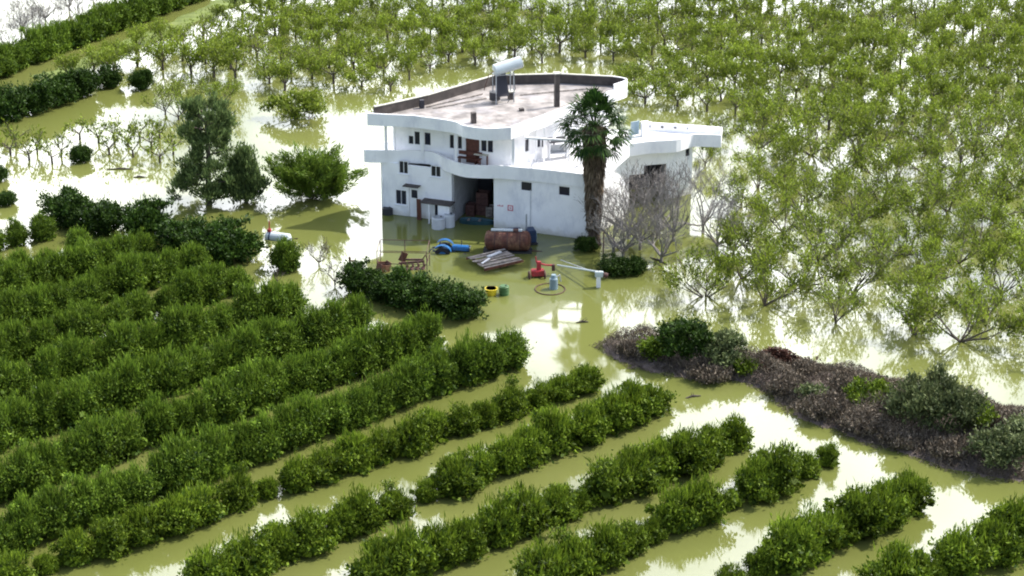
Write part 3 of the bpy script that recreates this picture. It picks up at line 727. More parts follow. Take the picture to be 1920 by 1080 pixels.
def window(p0, p1, u0, u1, v0, v1, name='window', mull=1, sill=True, pane='glass'):
    """frame as a ring set into the opening, one pane behind it"""
    w = (p1-p0).normalized(); n = Vector((-w.y, w.x, 0)); ry = math.atan2(w.y, w.x); f = .045; mb = MB()
    c = lambda u, v, k: Vector((*(p0+w*u+n*k).to_2d(), v))
    mb.box(c(u0+f/2, (v0+v1)/2, .06), (f, .08, v1-v0), ry); mb.box(c(u1-f/2, (v0+v1)/2, .06), (f, .08, v1-v0), ry)
    mb.box(c((u0+u1)/2, v0+f/2, .06), (u1-u0-2*f, .08, f), ry); mb.box(c((u0+u1)/2, v1-f/2, .06), (u1-u0-2*f, .08, f), ry)
    for i in range(mull): mb.box(c(u0+(u1-u0)*(i+1)/(mull+1), (v0+v1)/2, .07), (f, .06, v1-v0-2*f), ry)
    fr = hb(mb, name, M['whitetrim'])
    hb(MB().box(c((u0+u1)/2, (v0+v1)/2, .12), (u1-u0-.04, .02, v1-v0-.04), ry), 'pane', M[pane], fr)
    if sill: hb(MB().box(c((u0+u1)/2, v0-.05, -.02), (u1-u0+.2, .16, .06), ry), 'sill', M['whitetrim'], fr)
    return fr
def wspec(p0, p1, px0, px1, py0, py1):
    a, za = ray_wall(p0, p1, px0, py0); b, zb = ray_wall(p0, p1, px1, py1)
    a2, zm = ray_wall(p0, p1, (px0+px1)/2, py0); _, zn = ray_wall(p0, p1, (px0+px1)/2, py1)
    e = (max(a, b)-min(a, b))*.09
    return (min(a, b)-e, max(a, b)+e, zn-.04, zm+.04)

A_ = G(716, 399); B_ = G(1108, 450); Z1 = 4.9; TH = .22
wA = (B_-A_).normalized(); nA = Vector((-wA.y, wA.x, 0))
K_ = V2(9.95, 184.3); L_ = V2(14.3, 185.45); C_ = V2(16.7, 187.1); D_ = V2(15.5, 190.0); E_ = V2(-2.3, 190.4)
uP2 = ray_wall(A_, B_, 852, 412)[0]; uP3 = ray_wall(A_, B_, 926, 425)[0]; LAB = (B_-A_).length
P2 = A_+wA*uP2; P3 = A_+wA*uP3
# front wall, left of the carport
w_left = [wspec(A_, P2, 749, 764, 303, 325), wspec(A_, P2, 809, 825, 312, 331), wspec(A_, P2, 743, 761, 357, 383)]
d_left = wspec(A_, P2, 768, 784, 354, 404); d_left = (d_left[0], d_left[1], -.6, d_left[3])
wall('wall', A_, P2, -1.2, Z1, TH, w_left+[d_left])
for w_ in w_left: window(A_, P2, *w_)
def door(p0, p1, u0, u1, v0, v1, mat, light=True, handle=True):
    w = (p1-p0).normalized(); n = Vector((-w.y, w.x, 0)); ry = math.atan2(w.y, w.x)
    c = lambda u, v, k: Vector((*(p0+w*u+n*k).to_2d(), v))
    d = hb(MB().box(c((u0+u1)/2, (v0+v1)/2, .10), (u1-u0-.02, .06, v1-v0-.02), ry), 'door', M[mat])
    if light: hb(MB().box(c((u0+u1)/2+.05, v1-.55, .05), ((u1-u0)*.6, .03, .75), ry), 'pane', M['glass'], d)
    if handle: hb(MB().box(c(u1-.12, v0+(v1-v0)*.45, .045), (.05, .05, .16), ry), 'handle', M['metal'], d)
    return d
door(A_, P2, *d_left, 'whitetrim')
# thin canopy over the door
cu, cz = ray_wall(A_, P2, 775, 346)
o_ = hb(MB().box(Vector((*(A_+wA*cu-nA*.40).to_2d(), cz)), (1.5, .8, .05), math.atan2(wA.y, wA.x)), 'door_canopy', M['concrete'])
# carport recess, its shade put into the near-black right and back walls
RD = 6.0
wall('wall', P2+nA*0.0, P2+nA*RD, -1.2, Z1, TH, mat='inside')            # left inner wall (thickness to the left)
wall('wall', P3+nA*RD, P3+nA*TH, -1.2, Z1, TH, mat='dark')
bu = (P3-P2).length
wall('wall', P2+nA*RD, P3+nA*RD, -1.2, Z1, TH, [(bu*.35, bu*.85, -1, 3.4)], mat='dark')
# front wall, right of the carport
w_right = [wspec(P3, B_, 978, 996, 336, 352), wspec(P3, B_, 1049, 1067, 342, 361)]
w_right = [(a, b, Z1-1.08, Z1-.2) for a, b, c, d in w_right]
wall('wall', P3, B_, -1.2, Z1, TH, w_right)
for w_ in w_right: window(P3, B_, *w_, mull=0, sill=False)
# right hand walls
wall('wall', B_, K_, -1.2, Z1, TH)
g1 = wspec(K_, L_, 1212, 1256, 309, 379); g1 = (g1[0], min(g1[1], (L_-K_).length-.1), -1.2, g1[3])
g2 = wspec(K_, L_, 1182, 1204, 328, 395); g2 = (max(.25, g2[0]), g2[1], -1.2, g2[3])
wall('wall', K_, L_, -1.2, Z1, TH, [g1, g2])
wr = wspec(L_, C_, 1286, 1293, 279, 293); wr = (wr[0], wr[1], wr[2], min(wr[3], Z1-.1))
wall('wall', L_, C_, -1.2, Z1, TH, [wr]); window(L_, C_, *wr, mull=0, sill=False)
wall('wall', C_, D_, -1.2, Z1, TH); wall('wall', D_, E_, -1.2, Z1, TH); wall('wall', E_, A_, -1.2, Z1, TH)
# near-black wall behind the openings, with room shade put into its colour
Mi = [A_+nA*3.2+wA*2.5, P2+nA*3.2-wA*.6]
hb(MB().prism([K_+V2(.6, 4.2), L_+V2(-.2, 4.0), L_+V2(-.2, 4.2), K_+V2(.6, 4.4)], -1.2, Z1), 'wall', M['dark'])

# curved stair wall in front of the right wing
q0 = G(1122, 437); q1 = G(1184, 402); wq = (q1-q0).normalized(); nq = Vector((-wq.y, wq.x, 0))
prof = [ray_wall(q0, q1, *p) for p in [(1122, 440), (1158, 420), (1172, 405), (1179, 385), (1180, 362), (1174, 342), (1163, 328), (1148, 320), (1122, 318)]]
prof[0] = (0, -1.0); prof[1] = (prof[1][0], -1.0)
n_ = len(prof)
mbs = MB(); vs = [Vector((*(q0+wq*u).to_2d(), z)) for u, z in prof]+[Vector((*(q0+wq*u+nq*.3).to_2d(), z)) for u, z in prof]
mbs.add(vs, [tuple(range(n_)), tuple(range(n_, 2*n_))[::-1]]+[(i, (i+1) % n_, (i+1) % n_+n_, i+n_) for i in range(n_)])
hb(mbs, 'stair_wall', M['white'])

# balcony / terrace slab following the curved edge
def catmull(P, n=5, closed=False):
    out = []; m = len(P)
    for i in range(m-1):
        p0, p1, p2, p3 = P[max(0, i-1)], P[i], P[i+1], P[min(m-1, i+2)]
        for k in range(n):
            t = k/n; out.append(.5*((2*p1)+(p2-p0)*t+(2*p0-5*p1+4*p2-p3)*t*t+(-p0+3*p1-3*p2+p3)*t**3))
    out.append(P[-1].copy()); return out
edge = catmull([V2(-10.9, 184.6), V2(-12.9, 182.9), V2(-13.15, 181.9), V2(-10.4, 181.75), V2(-7.4, 181.35), V2(-5.7, 179.3), V2(-3.9, 177.8), V2(-1.0, 177.55)], 5)
edge += [V2(2.5, 176.65), B_+V2(.1, -.25)]
edge += catmull([V2(10.65, 183.5), V2(12.6, 184.3), V2(15.0, 184.75), V2(16.4, 186.1), V2(16.9, 186.35)], 4)+[V2(19.2, 186.1), V2(19.5, 188.4), V2(16.4, 189.2), V2(12.4, 190.0)]
slab_poly = edge+[V2(-1.9, 190.9)]
hb(MB().prism(slab_poly, Z1, 5.3), 'balcony_slab', M['white'])
def strip(path, off_in, z0, z1, closed=False):
    """a wall of constant thickness along a path; inside is to the left of the path direction"""
    n = len(path); P = []
    for i, p in enumerate(path):
        a = path[(i-1) % n] if (i > 0 or closed) else p; b = path[(i+1) % n] if (i < n-1 or closed) else p
        d = (b-a).normalized(); P.append(p+Vector((-d.y, d.x, 0))*off_in)
    mb = MB(); vs = []
    for a, b in zip(path, P): vs += [(a.x, a.y, z0), (a.x, a.y, z1), (b.x, b.y, z1), (b.x, b.y, z0)]
    fs = []; rng_ = range(n if closed else n-1)
    for i in rng_:
        j = (i+1) % n
        for k in range(4): fs.append((i*4+k, j*4+k, j*4+(k+1) % 4, i*4+(k+1) % 4))
    if not closed: fs += [(0, 1, 2, 3), ((n-1)*4+3, (n-1)*4+2, (n-1)*4+1, (n-1)*4)]
    return mb.add(vs, fs)
hb(strip([p+V2(0, 0) for p in edge], .14, 5.3, 6.1), 'balcony_parapet', M['white'])
hb(MB().prism([V2(0.4, 178.6), V2(6.6, 176.3), V2(9.8, 183.6), V2(15, 185.4), V2(16.4, 187), V2(18.9, 186.6), V2(19, 188), V2(12.4, 189.5), V2(9.6, 188)], 5.304, 5.32), 'terrace_floor', M['terrace'])
# drain spouts on the terrace rear parapet
for k in range(5): hb(MB().box((12.8+k*1.2, 189.75-k*.18, 5.75), (.22, .3, .14)), 'drain_spout', M['concrete'])

# upper storey
U1 = V2(-10.75, 183.1); U2 = V2(-0.05, 179.2); U3 = V2(8.9, 188.2); U4 = V2(8.2, 190.2); U5 = V2(-1.9, 190.3)
Z2, Z3 = 5.3, 8.6
ups = [wspec(U1, U2, *p) for p in [(766, 775, 255, 270), (777, 787, 247, 271), (796, 807, 249, 272), (843, 851, 253, 278), (858, 866, 256, 279), (902, 912, 261, 284), (914, 924, 262, 286)]]
ups = [(a, b, max(c, Z2+.5), min(d, Z3-.25)) for a, b, c, d in ups]
ud = wspec(U1, U2, 875, 897, 258, 300); ud = (ud[0], ud[1], Z2+.02, min(ud[3], Z3-.2))
wall('wall', U1, U2, Z2, Z3, TH, ups+[ud])
for w_ in ups: window(U1, U2, *w_, mull=0, sill=False)
door(U1, U2, *ud, 'brown', light=False)
upr = [wspec(U2, U3, *p) for p in [(985, 992, 261, 284), (1008, 1014, 258, 276), (1016, 1021, 258, 276), (1028, 1034, 258, 272), (1037, 1041, 258, 272)]]
upr = [(a, b, max(c, Z2+.4), min(d, Z3-.25)) for a, b, c, d in upr]
wall('wall', U2, U3, Z2, Z3, TH, upr)
for w_ in upr: window(U2, U3, *w_, mull=0, sill=False)
wall('wall', U3, U4, Z2, Z3, TH); wall('wall', U4, U5, Z2, Z3, TH); wall('wall', U5, U1, Z2, Z3, TH)
# posts on the balcony
for p in [(724, 282), (792, 284), (855, 300), (962, 310)]:
    q = G(p[0], p[1], 6.1)
    hb(MB().box((q.x, q.y+.12, 7.0), (.24, .24, 3.2)), 'post', M['whitetrim'])

# roof: slab with curved fascia, deck, parapets
rpx = [(700, 204), (688, 207), (775, 211), (848, 221), (872, 230), (915, 235), (958, 233), (1026, 208), (1072, 191), (1136, 168), (1169, 158), (1175, 152), (1150, 147), (1050, 142), (925, 145), (800, 182), (720, 200)]
rw = [G(*p, 10.0) for p in rpx]; rw = [V2(p.x, p.y) for p in rw]
front = catmull(rw[2:7], 5)[:-1]; tip = catmull(rw[9:13], 4)
roofp = [rw[0], rw[1]]+front+[rw[6], rw[7], rw[8]]+tip+[rw[13], rw[14], rw[15], rw[16]]
roof = hb(MB().prism(roofp, 8.6, 9.3), 'roof', M['white'])
def inset(P, d):
    n = len(P); out = []
    for i in range(n):
        t = (P[(i+1) % n]-P[i-1]).normalized(); out.append(P[i]+Vector((-t.y, t.x, 0))*d)
    return out
def inset_line(P, d):
    out = []
    for i, p in enumerate(P):
        t = (P[min(i+1, len(P)-1)]-P[max(0, i-1)]).normalized(); out.append(p+Vector((-t.y, t.x, 0))*d)
    return out
i_t = len([rw[0], rw[1]]+front+[rw[6], rw[7], rw[8]])     # index where the right tip starts
nR = len(roofp)
fr_path = roofp[0:i_t+len(tip)]
bk_path = roofp[i_t+len(tip)-1:]+[roofp[0]]
hb(strip(fr_path, .15, 9.3, 9.72), 'front_parapet', M['white'], roof)
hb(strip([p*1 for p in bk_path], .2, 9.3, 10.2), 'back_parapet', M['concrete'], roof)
tp = tip[2:]
hb(strip(tp, .14, 9.724, 10.26), 'tip_parapet', M['white'], roof)
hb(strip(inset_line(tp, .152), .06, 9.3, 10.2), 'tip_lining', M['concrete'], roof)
cp = [p for p in bk_path]
hb(strip(inset_path := [p+Vector((0, .03, 0)) for p in cp], .26, 10.2, 10.27), 'coping', M['coping'], roof)
hb(MB().prism(inset(roofp, .16), 9.304, 9.32), 'roof_deck', M['deck'], roof)
# lighter mortar skirt at the foot of the back parapet and a low beam across the deck
def chimney(px, py, h, w, mat, cap=True, lab=None):
    q = G(px, py, 9.3); c = hb(MB().box((q.x, q.y, 9.3+h/2), (w, w, h), .3), 'chimney', M[mat], roof)
    if cap: hb(MB().box((q.x, q.y, 9.3+h+.06), (w+.2, w+.2, .1), .3), 'chimney_cap', M['coping'], roof)
    return c
chimney(1044, 200, 3.1, .42, 'concrete'); chimney(888, 231, 1.0, .42, 'concrete', False); chimney(791, 203, .8, .38, 'dark', False)
chimney(958, 186, 0.7, .5, 'concrete'); chimney(978, 208, .25, .4, 'concrete', False)
for (a, b) in [((800, 200), (905, 176)), ((812, 203), (912, 184)), ((975, 178), (1100, 166))]:
    p, q = G(*a, 9.4), G(*b, 9.4); hb(MB().tube([p, q], .055, 4), 'roof_pipe', M['oldwood'], roof)

# pergola on the sunny terrace
pg = []
for p in [(1004, 303), (1020, 304), (1066, 302), (1086, 312)]:
    q = G(p[0], p[1], 5.3); pg.append(q); hb(MB().box((q.x, q.y, 6.95), (.16, .16, 3.3)), 'pergola_post', M['whitetrim'])
mb = MB()
e1 = V2(1.2, 177.6); e2 = V2(6.4, 176.6); e3 = V2(9.6, 183.4)
for a, b in [(e1, e2), (e2, e3), (V2(3.6, 177.1), V2(4.6, 182.6)), (e1, V2(1.6, 180.0)), (V2(4.0, 180.2), V2(8.0, 179.9)), (V2(6.6, 184.3), V2(9.6, 183.4))]:
    a = Vector((a.x, a.y, 8.66)); b = Vector((b.x, b.y, 8.66)); d = b-a
    mb.box((a+b)/2, (d.length, .14, .16), math.atan2(d.y, d.x))
hb(mb, 'pergola_beam', M['whitetrim'])
hb(MB().box((12.3, 188.2, 6.0), (.7, .5, 1.4), .3), 'terrace_pillar', M['whitetrim'])
hb(MB().box((11.4, 188.3, 6.05), (.9, .08, 1.3), .5), 'glass_screen', M['panel'])
hb(MB().box((10.9, 187.4, 5.7), (.08, 1.0, .8), .2), 'glass_screen', M['panel'])
# red mark painted on the wall
mk = ray_wall(P3, B_, 957, 390); wB = (B_-P3).normalized(); ryB = math.atan2(wB.y, wB.x)
def onw(u, z, k=-.015): q = P3+wB*u-nA*(-k if k > 0 else 0)+nA*k; return Vector((q.x, q.y, z))
mb = MB()
for du, dz, a, b in [(-.22, 0, .08, .52), (.22, 0, .08, .52), (0, .22, .36, .08), (0, -.22, .36, .08)]: mb.box(onw(mk[0]+du, mk[1]+dz), (a, .02, b), ryB)
mb.box(onw(mk[0], mk[1]), (.12, .02, .12), ryB)
hb(mb, 'painted_mark', M['redmark'])
mk2 = ray_wall(P3, B_, 938, 386); mb = MB()
for k in range(4): mb.box(onw(mk2[0]-.22+k*.15, mk2[1]+.03*(k % 2)), (.09, .02, .14 if k % 2 else .09), ryB)
hb(mb, 'faded_lettering', M['redmark'])
hb(MB().tube([onw(ray_wall(P3, B_, 995, 360)[0], 0.1, -.04), onw(ray_wall(P3, B_, 995, 360)[0], 4.0, -.04)], .03, 5), 'downpipe', M['pale'])

# lean-to by the carport
lt = thing('lean_to_shed', 'low white lean-to with dark edged flat roof against the left wall', 'shed', G(825, 410))
u0, zt = ray_wall(A_, P2, 799, 366); 
def lw(u, k, z): q = A_+wA*u-nA*k; return Vector((q.x, q.y, z))
ryA = math.atan2(wA.y, wA.x); uE = uP2-.05
lt.location = lw((u0+uE)/2, .6, 0)
MB().box(lw((u0+uE)/2, .62, 1.95), (uE-u0+.3, 1.2, .10), ryA).build('roof', M['concrete'], lt, world=True)
MB().box(lw(uE-.55, 1.05, .7), (1.1, .10, 2.35), ryA).build('wall', M['white'], lt, world=True)
MB().box(lw(u0+.7, 1.05, .7), (.12, .12, 2.35), ryA).build('post', M['whitetrim'], lt, world=True)
MB().box(lw(u0+1.15, .05, 1.0), (.55, .06, 1.2), ryA).build('window', M['glass'], lt, world=True)
bp = thing('brown_panel', 'upright rust-brown board leaning on the wall right of the white door', 'board', G(786, 413))
MB().box((0, .1, .55), (.42, .08, 2.9), ryA, rx=.03).build('board', M['brown'], bp)

# ------------------------------------------------------------------ things on the house
def solar_heater():
    q = G(935, 192, 9.32); t = thing('solar_water_heater', 'white cylindrical solar water tank high on a steel stand on the roof', 'water heater', (q.x, q.y, 9.32), .35)
    MB().tube([(-.45, 0, 3.05), (-.38, 0, 3.07), (2.15, 0, 3.6), (2.22, 0, 3.62)], [.36, .54, .54, .36], 20).build('tank', M['tankwhite'], t, smooth=False)
    for x in (-.4, 1.3):
        for y in (-.45, .45): MB().box((x, y, 1.35), (.08, .08, 2.7)).build('leg', M['metal'], t)
    mb = MB(); mb.box((.45, -.45, 2.68), (1.64, .06, .06)); mb.box((.45, .45, 2.68), (1.64, .06, .06)); mb.box((-.4, 0, 2.68), (.06, .84, .06)); mb.box((1.3, 0, 2.68), (.06, .84, .06))
    mb.build('frame', M['metal'], t)
    MB().box((.25, -.1, 1.7), (1.1, .10, 2.2), 0, 0, -.5).build('collector_panel', M['dark'], t)
    MB().tube([(-.3, .2, .25), (-.3, .2, 1.0)], [.5, .5], 16).build('lower_tank', M['black'], t)
    MB().tube([(1.4, 0, 3.1), (1.5, -.3, 1.2), (.6, -.7, .1)], .035, 5).build('pipe', M['black'], t)
    MB().tube([(-.4, 0, 3.0), (-.9, .1, 2.7), (-1.3, .3, 1.2)], .04, 5).build('pipe', M['rust'], t)
solar_heater()
def crate(name, label, loc, dims, mat, rz=0):
    t = thing(name, label, 'crate', loc, rz); w, d, h = dims
    for k in range(4):
        MB().box((0, -d/2, h*(k+.5)/4), (w, .04, h/4-.04)).build('slat', M[mat], t) if k < 1 else None
    mb = MB()
    for k in range(4):
        z = h*(k+.5)/4
        mb.box((0, d/2, z), (w, .04, h/4-.04)); mb.box((-w/2, 0, z), (.04, d-.06, h/4-.04)); mb.box((w/2, 0, z), (.04, d-.06, h/4-.04))
        if k: mb.box((0, -d/2, z), (w, .04, h/4-.04))
    mb.build('box_side', M[mat], t); MB().box((0, 0, .03), (w-.06, d-.06, .04)).build('base', M[mat], t)
    MB().box((0, 0, h*.8), (w-.1, d-.1, .05)).build('lid', M[mat], t)
    return t
q = G(917, 300, 6.0); crate('wooden_crate', 'reddish brown crate on the balcony right of the brown door', (q.x+.1, q.y+.9, 5.3), (.9, .6, 1.0), 'brown', -.3)
def bench():
    q = G(880, 300, 6.0); t = thing('wooden_bench', 'long dark brown bench on the balcony below the brown door', 'bench', (q.x, q.y+.75, 5.3), -.33)
    MB().box((0, 0, .62), (2.2, .5, .06)).build('seat', M['brown'], t)
    MB().box((0, .25, 1.0), (2.2, .05, .35)).build('backrest', M['brown'], t)
    for x in (-.95, .95):
        for y in (-.18, .18): MB().box((x, y, .3), (.08, .08, .6)).build('leg', M['brown'], t)
bench()
q = G(908, 298, 6.0)
tb = thing('small_table', 'pale topped table on the balcony between the bench and the reddish crate', 'table', (q.x-.25, q.y+.35, 5.3), -.3)
MB().box((0, 0, 1.0), (1.3, .5, .07)).build('tabletop', M['coping'], tb)
for x in (-.55, .55): MB().box((x, 0, .48), (.07, .4, .95)).build('leg', M['brown'], tb)
# white framed opening on the terrace, made up as a seat with dark top
q = G(1045, 296, 5.32)
hc = thing('framed_opening', 'white framed opening with dark top on the sunny terrace', 'framed opening', (q.x, q.y, 5.32), .25)
for x in (-.8, .8): MB().box((x, 0, .9), (.08, .9, 1.8)).build('side_frame', M['whitetrim'], hc)
MB().box((0, 0, 1.72), (1.7, 1.0, .10), 0, 0, .15).build('canopy', M['dark'], hc)  # dark board stands in for the dark top of the opening
MB().box((0, 0, .5), (1.4, .6, .12)).build('seat', M['pale'], hc)
MB().box((0, .32, .85), (1.4, .08, .6)).build('backrest', M['pale'], hc)

# ------------------------------------------------------------------ yard things standing in the water
def drum(name, label, loc, r, h, mat, cat='drum', lidm=None):
    t = thing(name, label, cat, loc)
    pr = [(r*.94, -.5), (r, -.45), (r, h*.3), (r*1.04, h*.33), (r, h*.36), (r, h*.64), (r*1.04, h*.67), (r, h*.7), (r, h*.96), (r*.9, h)]
    mb = MB(); mb.tube([(0, 0, z) for _, z in pr], [a for a, _ in pr], 18); mb.build('body', M[mat], t)
    MB().tube([(0, 0, h), (0, 0, h+.04)], [r*.8, r*.78], 16).build('lid', M[lidm or mat], t)
    MB().tube([(r*.4, 0, h+.04), (r*.4, 0, h+.10)], .07, 8).build('cap', M['black'], t)
    return t
drum('water_drum', 'pale grey plastic drum at the left in front of the lean-to', G(822, 427), .60, 1.0, 'pale', lidm='metal')
drum('water_drum', 'pale grey plastic drum right of its twin by the carport corner', G(842, 424), .52, 1.15, 'pale', lidm='metal')
drum('dark_barrel', 'black barrel standing at the left corner of the house', G(727, 401), .5, .6, 'black')
drum('green_barrel', 'small dark green barrel floating right of the yellow tub', G(945, 552), .42, .75, 'greenp')

def tub():
    t = thing('yellow_tub', 'bright yellow open tub floating beside the dark bush', 'tub', G(921, 552))
    mb = MB(); pr = [(.34, -.2), (.42, .0), (.50, .50), (.54, .52), (.54, .56), (.46, .56), (.38, .1)]
    mb.tube([(0, 0, z) for _, z in pr], [a for a, _ in pr], 18); mb.build('body', M['yellow'], t)
    MB().tube([(-.5, 0, .5), (-.3, 0, .75), (.3, 0, .75), (.5, 0, .5)], .025, 5).build('handle', M['black'], t)
tub()

def float_tank():
    t = thing('float_tank', 'white cylindrical tank with red mast half sunk in green water left of the house', 'tank', G(521, 448), -.30)
    MB().tube([(-1.15, 0, .1), (-1.0, 0, .1), (1.05, 0, .1), (1.25, 0, .1)], [.28, .50, .50, .22], 18).build('body', M['tankwhite'], t, smooth=False)
    MB().tube([(-.72, 0, .1), (-.60, 0, .1)], [.53, .53], 18).build('band', M['navy'], t)
    MB().tube([(-.8, 0, .5), (-.75, 0, 1.6)], [.06, .05], 6).build('mast', M['red'], t)
    MB().box((-.78, 0, .72), (.3, .3, .25)).build('fitting', M['red'], t)
    MB().tube([(1.2, 0, .15), (1.9, 0, .25)], .05, 5).build('hitch', M['darkrust'], t)
float_tank()

def tanker():
    t = thing('water_tanker', 'rusty red tank trailer with white plate on top, half submerged before the house', 'tank trailer', G(952, 470), -.06)
    mb = MB(); mb.tube([(-2.0, 0, .95), (-1.88, 0, .95), (-1.7, 0, .95), (1.7, 0, .95), (1.88, 0, .95), (2.0, 0, .95)], [.35, .72, .86, .86, .72, .35], 24); mb.build('tank', M['rust'], t)
    for x in (-1.1, 0, 1.1):
        MB().tube([(x-.05, 0, .95), (x+.05, 0, .95)], [.89, .89], 24).build('band', M['darkrust'], t)
    MB().box((-.1, .2, 1.86), (2.7, .55, .10), 0, 0, -.1).build('top_plate', M['tankwhite'], t)
    MB().tube([(.7, 0, 1.78), (.7, 0, 2.02)], .25, 12).build('hatch', M['darkrust'], t)
    MB().box((0, 0, .02), (4.2, 1.3, .18)).build('chassis', M['black'], t)
    for y in (-.85, .85):
        w = MB().ring((-.3, y, -.05), .38, .14, 'Y').build('wheel', M['tyre'], t, smooth=True)
        MB().tube([(-.3, y-.1, -.05), (-.3, y+.1, -.05)], .28, 12).build('rim', M['rust'], w)
    MB().tube([(2.0, 0, .05), (3.0, 0, -.05)], .07, 6).build('drawbar', M['darkrust'], t)
tanker()
def pump_unit():
    t = thing('pump_unit', 'dark blue engine unit with tall exhaust pipe behind the rusty tanker', 'pump', G(995, 455), .2)
    MB().box((0, 0, .75), (.75, 1.2, 1.1)).build('housing', M['navy'], t, bevel=.06)
    MB().box((-1.6, .3, .9), (1.6, .8, .8)).build('engine_block', M['navy'], t, bevel=.08)
    MB().tube([(-.35, .2, 1.2), (-.35, .2, 2.6)], [.09, .07], 8).build('exhaust_pipe', M['metal'], t)
    MB().ring((.42, 0, .7), .38, .07, 'X').build('flywheel', M['panel'], t)
    MB().box((0, 0, .1), (1.0, 1.4, .12)).build('base', M['black'], t)
pump_unit()

def tractor():
    t = thing('blue_tractor', 'bright blue tractor sunk to its axles between the carport and the rusty tanker', 'tractor', G(848, 470), -.12)
    t.location.z = -.22; t.scale = (1, 1, .85)
    MB().box((.75, 0, .62), (1.5, .58, .5), 0, .03).build('hood', M['blue'], t, bevel=.08)
    MB().box((1.52, 0, .55), (.06, .5, .45)).build('grille', M['black'], t)
    MB().box((-.35, 0, .35), (1.3, .5, .4)).build('transmission', M['navy'], t, bevel=.04)
    for y in (-.72, .72):
        mb = MB(); pts = [(-.75+.78*math.cos(a), .35+.78*math.sin(a)) for a in [math.radians(d) for d in range(10, 171, 16)]]
        b = []
        for x, z in pts: b += [(x, y-.2, z), (x, y+.2, z), (x, y+.2, z+.04), (x, y-.2, z+.04)]
        fs = []
        for i in range(len(pts)-1):
            for k in range(4): fs.append((i*4+k, (i+1)*4+k, (i+1)*4+(k+1) % 4, i*4+(k+1) % 4))
        mb.add(b, fs).build('fender', M['blue'], t)
        w = MB().ring((-.75, y, .15), .48, .2, 'Y', 24).build('wheel', M['tyre'], t, smooth=True)
        MB().tube([(-.75, y-.1, .15), (-.75, y+.1, .15)], .33, 14).build('rim', M['blue'], w)
        w = MB().ring((1.2, y*.85, -.05), .26, .12, 'Y', 18).build('wheel', M['tyre'], t, smooth=True)
        MB().tube([(1.2, y*.85-.08, -.05), (1.2, y*.85+.08, -.05)], .16, 12).build('rim', M['blue'], w)
    MB().box((-.85, 0, .85), (.42, .45, .10)).box((-1.05, 0, 1.05), (.08, .45, .4)).build('seat', M['black'], t)
    MB().tube([(-.1, 0, .8), (-.3, 0, 1.12)], .03, 6).build('steering_column', M['black'], t)
    MB().ring((-.32, 0, 1.14), .19, .02, 'Z', 16, 6).build('steering_wheel', M['black'], t)
    MB().tube([(.8, .2, .85), (.8, .2, 1.35)], .04, 6).build('exhaust_pipe', M['black'], t)
    for y in (-.2, .2): MB().tube([(1.54, y, .72), (1.60, y, .72)], .07, 10).build('headlight', M['tankwhite'], t)
    # front loader arms reaching back into the water
    MB().tube([(-1.3, -.4, .2), (-1.75, -.45, .55), (-2.1, -.5, .1)], .06, 6).build('lift_arm', M['navy'], t)
    MB().tube([(-1.3, .4, .2), (-1.7, .4, .4), (-2.0, .4, 0)], .06, 6).build('lift_arm', M['navy'], t)
tractor()

def wagon():
    q = G(928, 494); t = thing('flat_wagon', 'weathered grey plank wagon bed lying in the water before the tanker', 'wagon', (q.x, q.y, 0), .55)
    for k in range(8):
        MB().box((0, -1.35+k*.39, .42+.05*math.sin(k*2.1)), (3.7, .24, .06), .03*math.sin(k*5.0), .02*math.sin(k*3.3)).build('plank', M['oldwood'], t)
    for x in (-1.4, 0, 1.4): MB().box((x, 0, .28), (.16, 3.0, .14)).build('crossbeam', M['darkrust'], t)
    for y in (-1.5, 1.52): MB().box((0, y, .34), (3.9, .08, .22)).build('side_rail', M['rust'], t)
    for y in (-1.1, 1.1): MB().ring((.2, y, .0), .34, .12, 'Y').build('wheel', M['tyre'], t, smooth=True)
    MB().box((.3, .6, .58), (1.6, .3, .10), .25).build('loose_board', M['pale'], t)
    MB().box((-1.1, -.3, .57), (1.3, .14, .08), .5).build('loose_board', M['whitetrim'], t)
wagon()

def cage():
    q = G(757, 508); t = thing('pipe_frame', 'rusty thin pipe cage frame standing in the water', 'frame', (q.x, q.y, 0), -.05)
    W, D, H = 4.2, 2.6, 2.3
    for x in (-W/2, 0, W/2):
        for y in (-D/2, D/2): MB().tube([(x, y, -.6), (x, y, H)], .035, 5).build('upright', M['darkrust'], t)
    for z in (H, H*.5):
        mb = MB()
        for y in (-D/2, D/2): mb.tube([(-W/2, y, z), (W/2, y, z)], .03, 5)
        for x in (-W/2, W/2): mb.tube([(x, -D/2, z), (x, D/2, z)], .03, 5)
        mb.build('rail', M['darkrust'], t)
    t2 = thing('rusty_plough', 'dark rust-brown plough with curved blades inside the pipe frame', 'plough', G(772, 503), .1)
    MB().box((0, 0, .55), (2.2, .16, .16), .1).box((0, .5, .6), (1.9, .14, .14), -.1).build('beam', M['darkrust'], t2)
    for k in range(5):
        x = -.95+k*.48
        MB().tube([(x, 0, .55), (x+.12, -.18, .3), (x-.05, -.3, .05), (x-.1, -.2, -.15)], [.08, .12, .22, .1], 6).build('blade', M['darkrust'], t2)
    MB().box((-.7, .3, .95), (.6, .08, .8), .3, .5).build('mouldboard', M['rust'], t2)
    MB().tube([(.9, .2, .6), (1.2, .2, 1.1), (1.4, .1, .6)], .07, 6).build('hitch', M['darkrust'], t2)
    t3 = thing('rusty_bin', 'tilted brown steel bin by the left side of the pipe frame', 'bin', G(719, 508), .6)
    mb = MB(); mb.box((-.45, 0, .3), (.06, .8, .9), 0, .25); mb.box((.45, 0, .3), (.06, .8, .9), 0, .25); mb.box((0, .38, .3), (.9, .06, .85), 0, .2); mb.box((0, -.38, .25), (.9, .06, .75), 0, .2)
    mb.build('side', M['rust'], t3); MB().box((0, 0, .05), (.8, .7, .05)).build('bottom', M['darkrust'], t3)
cage()

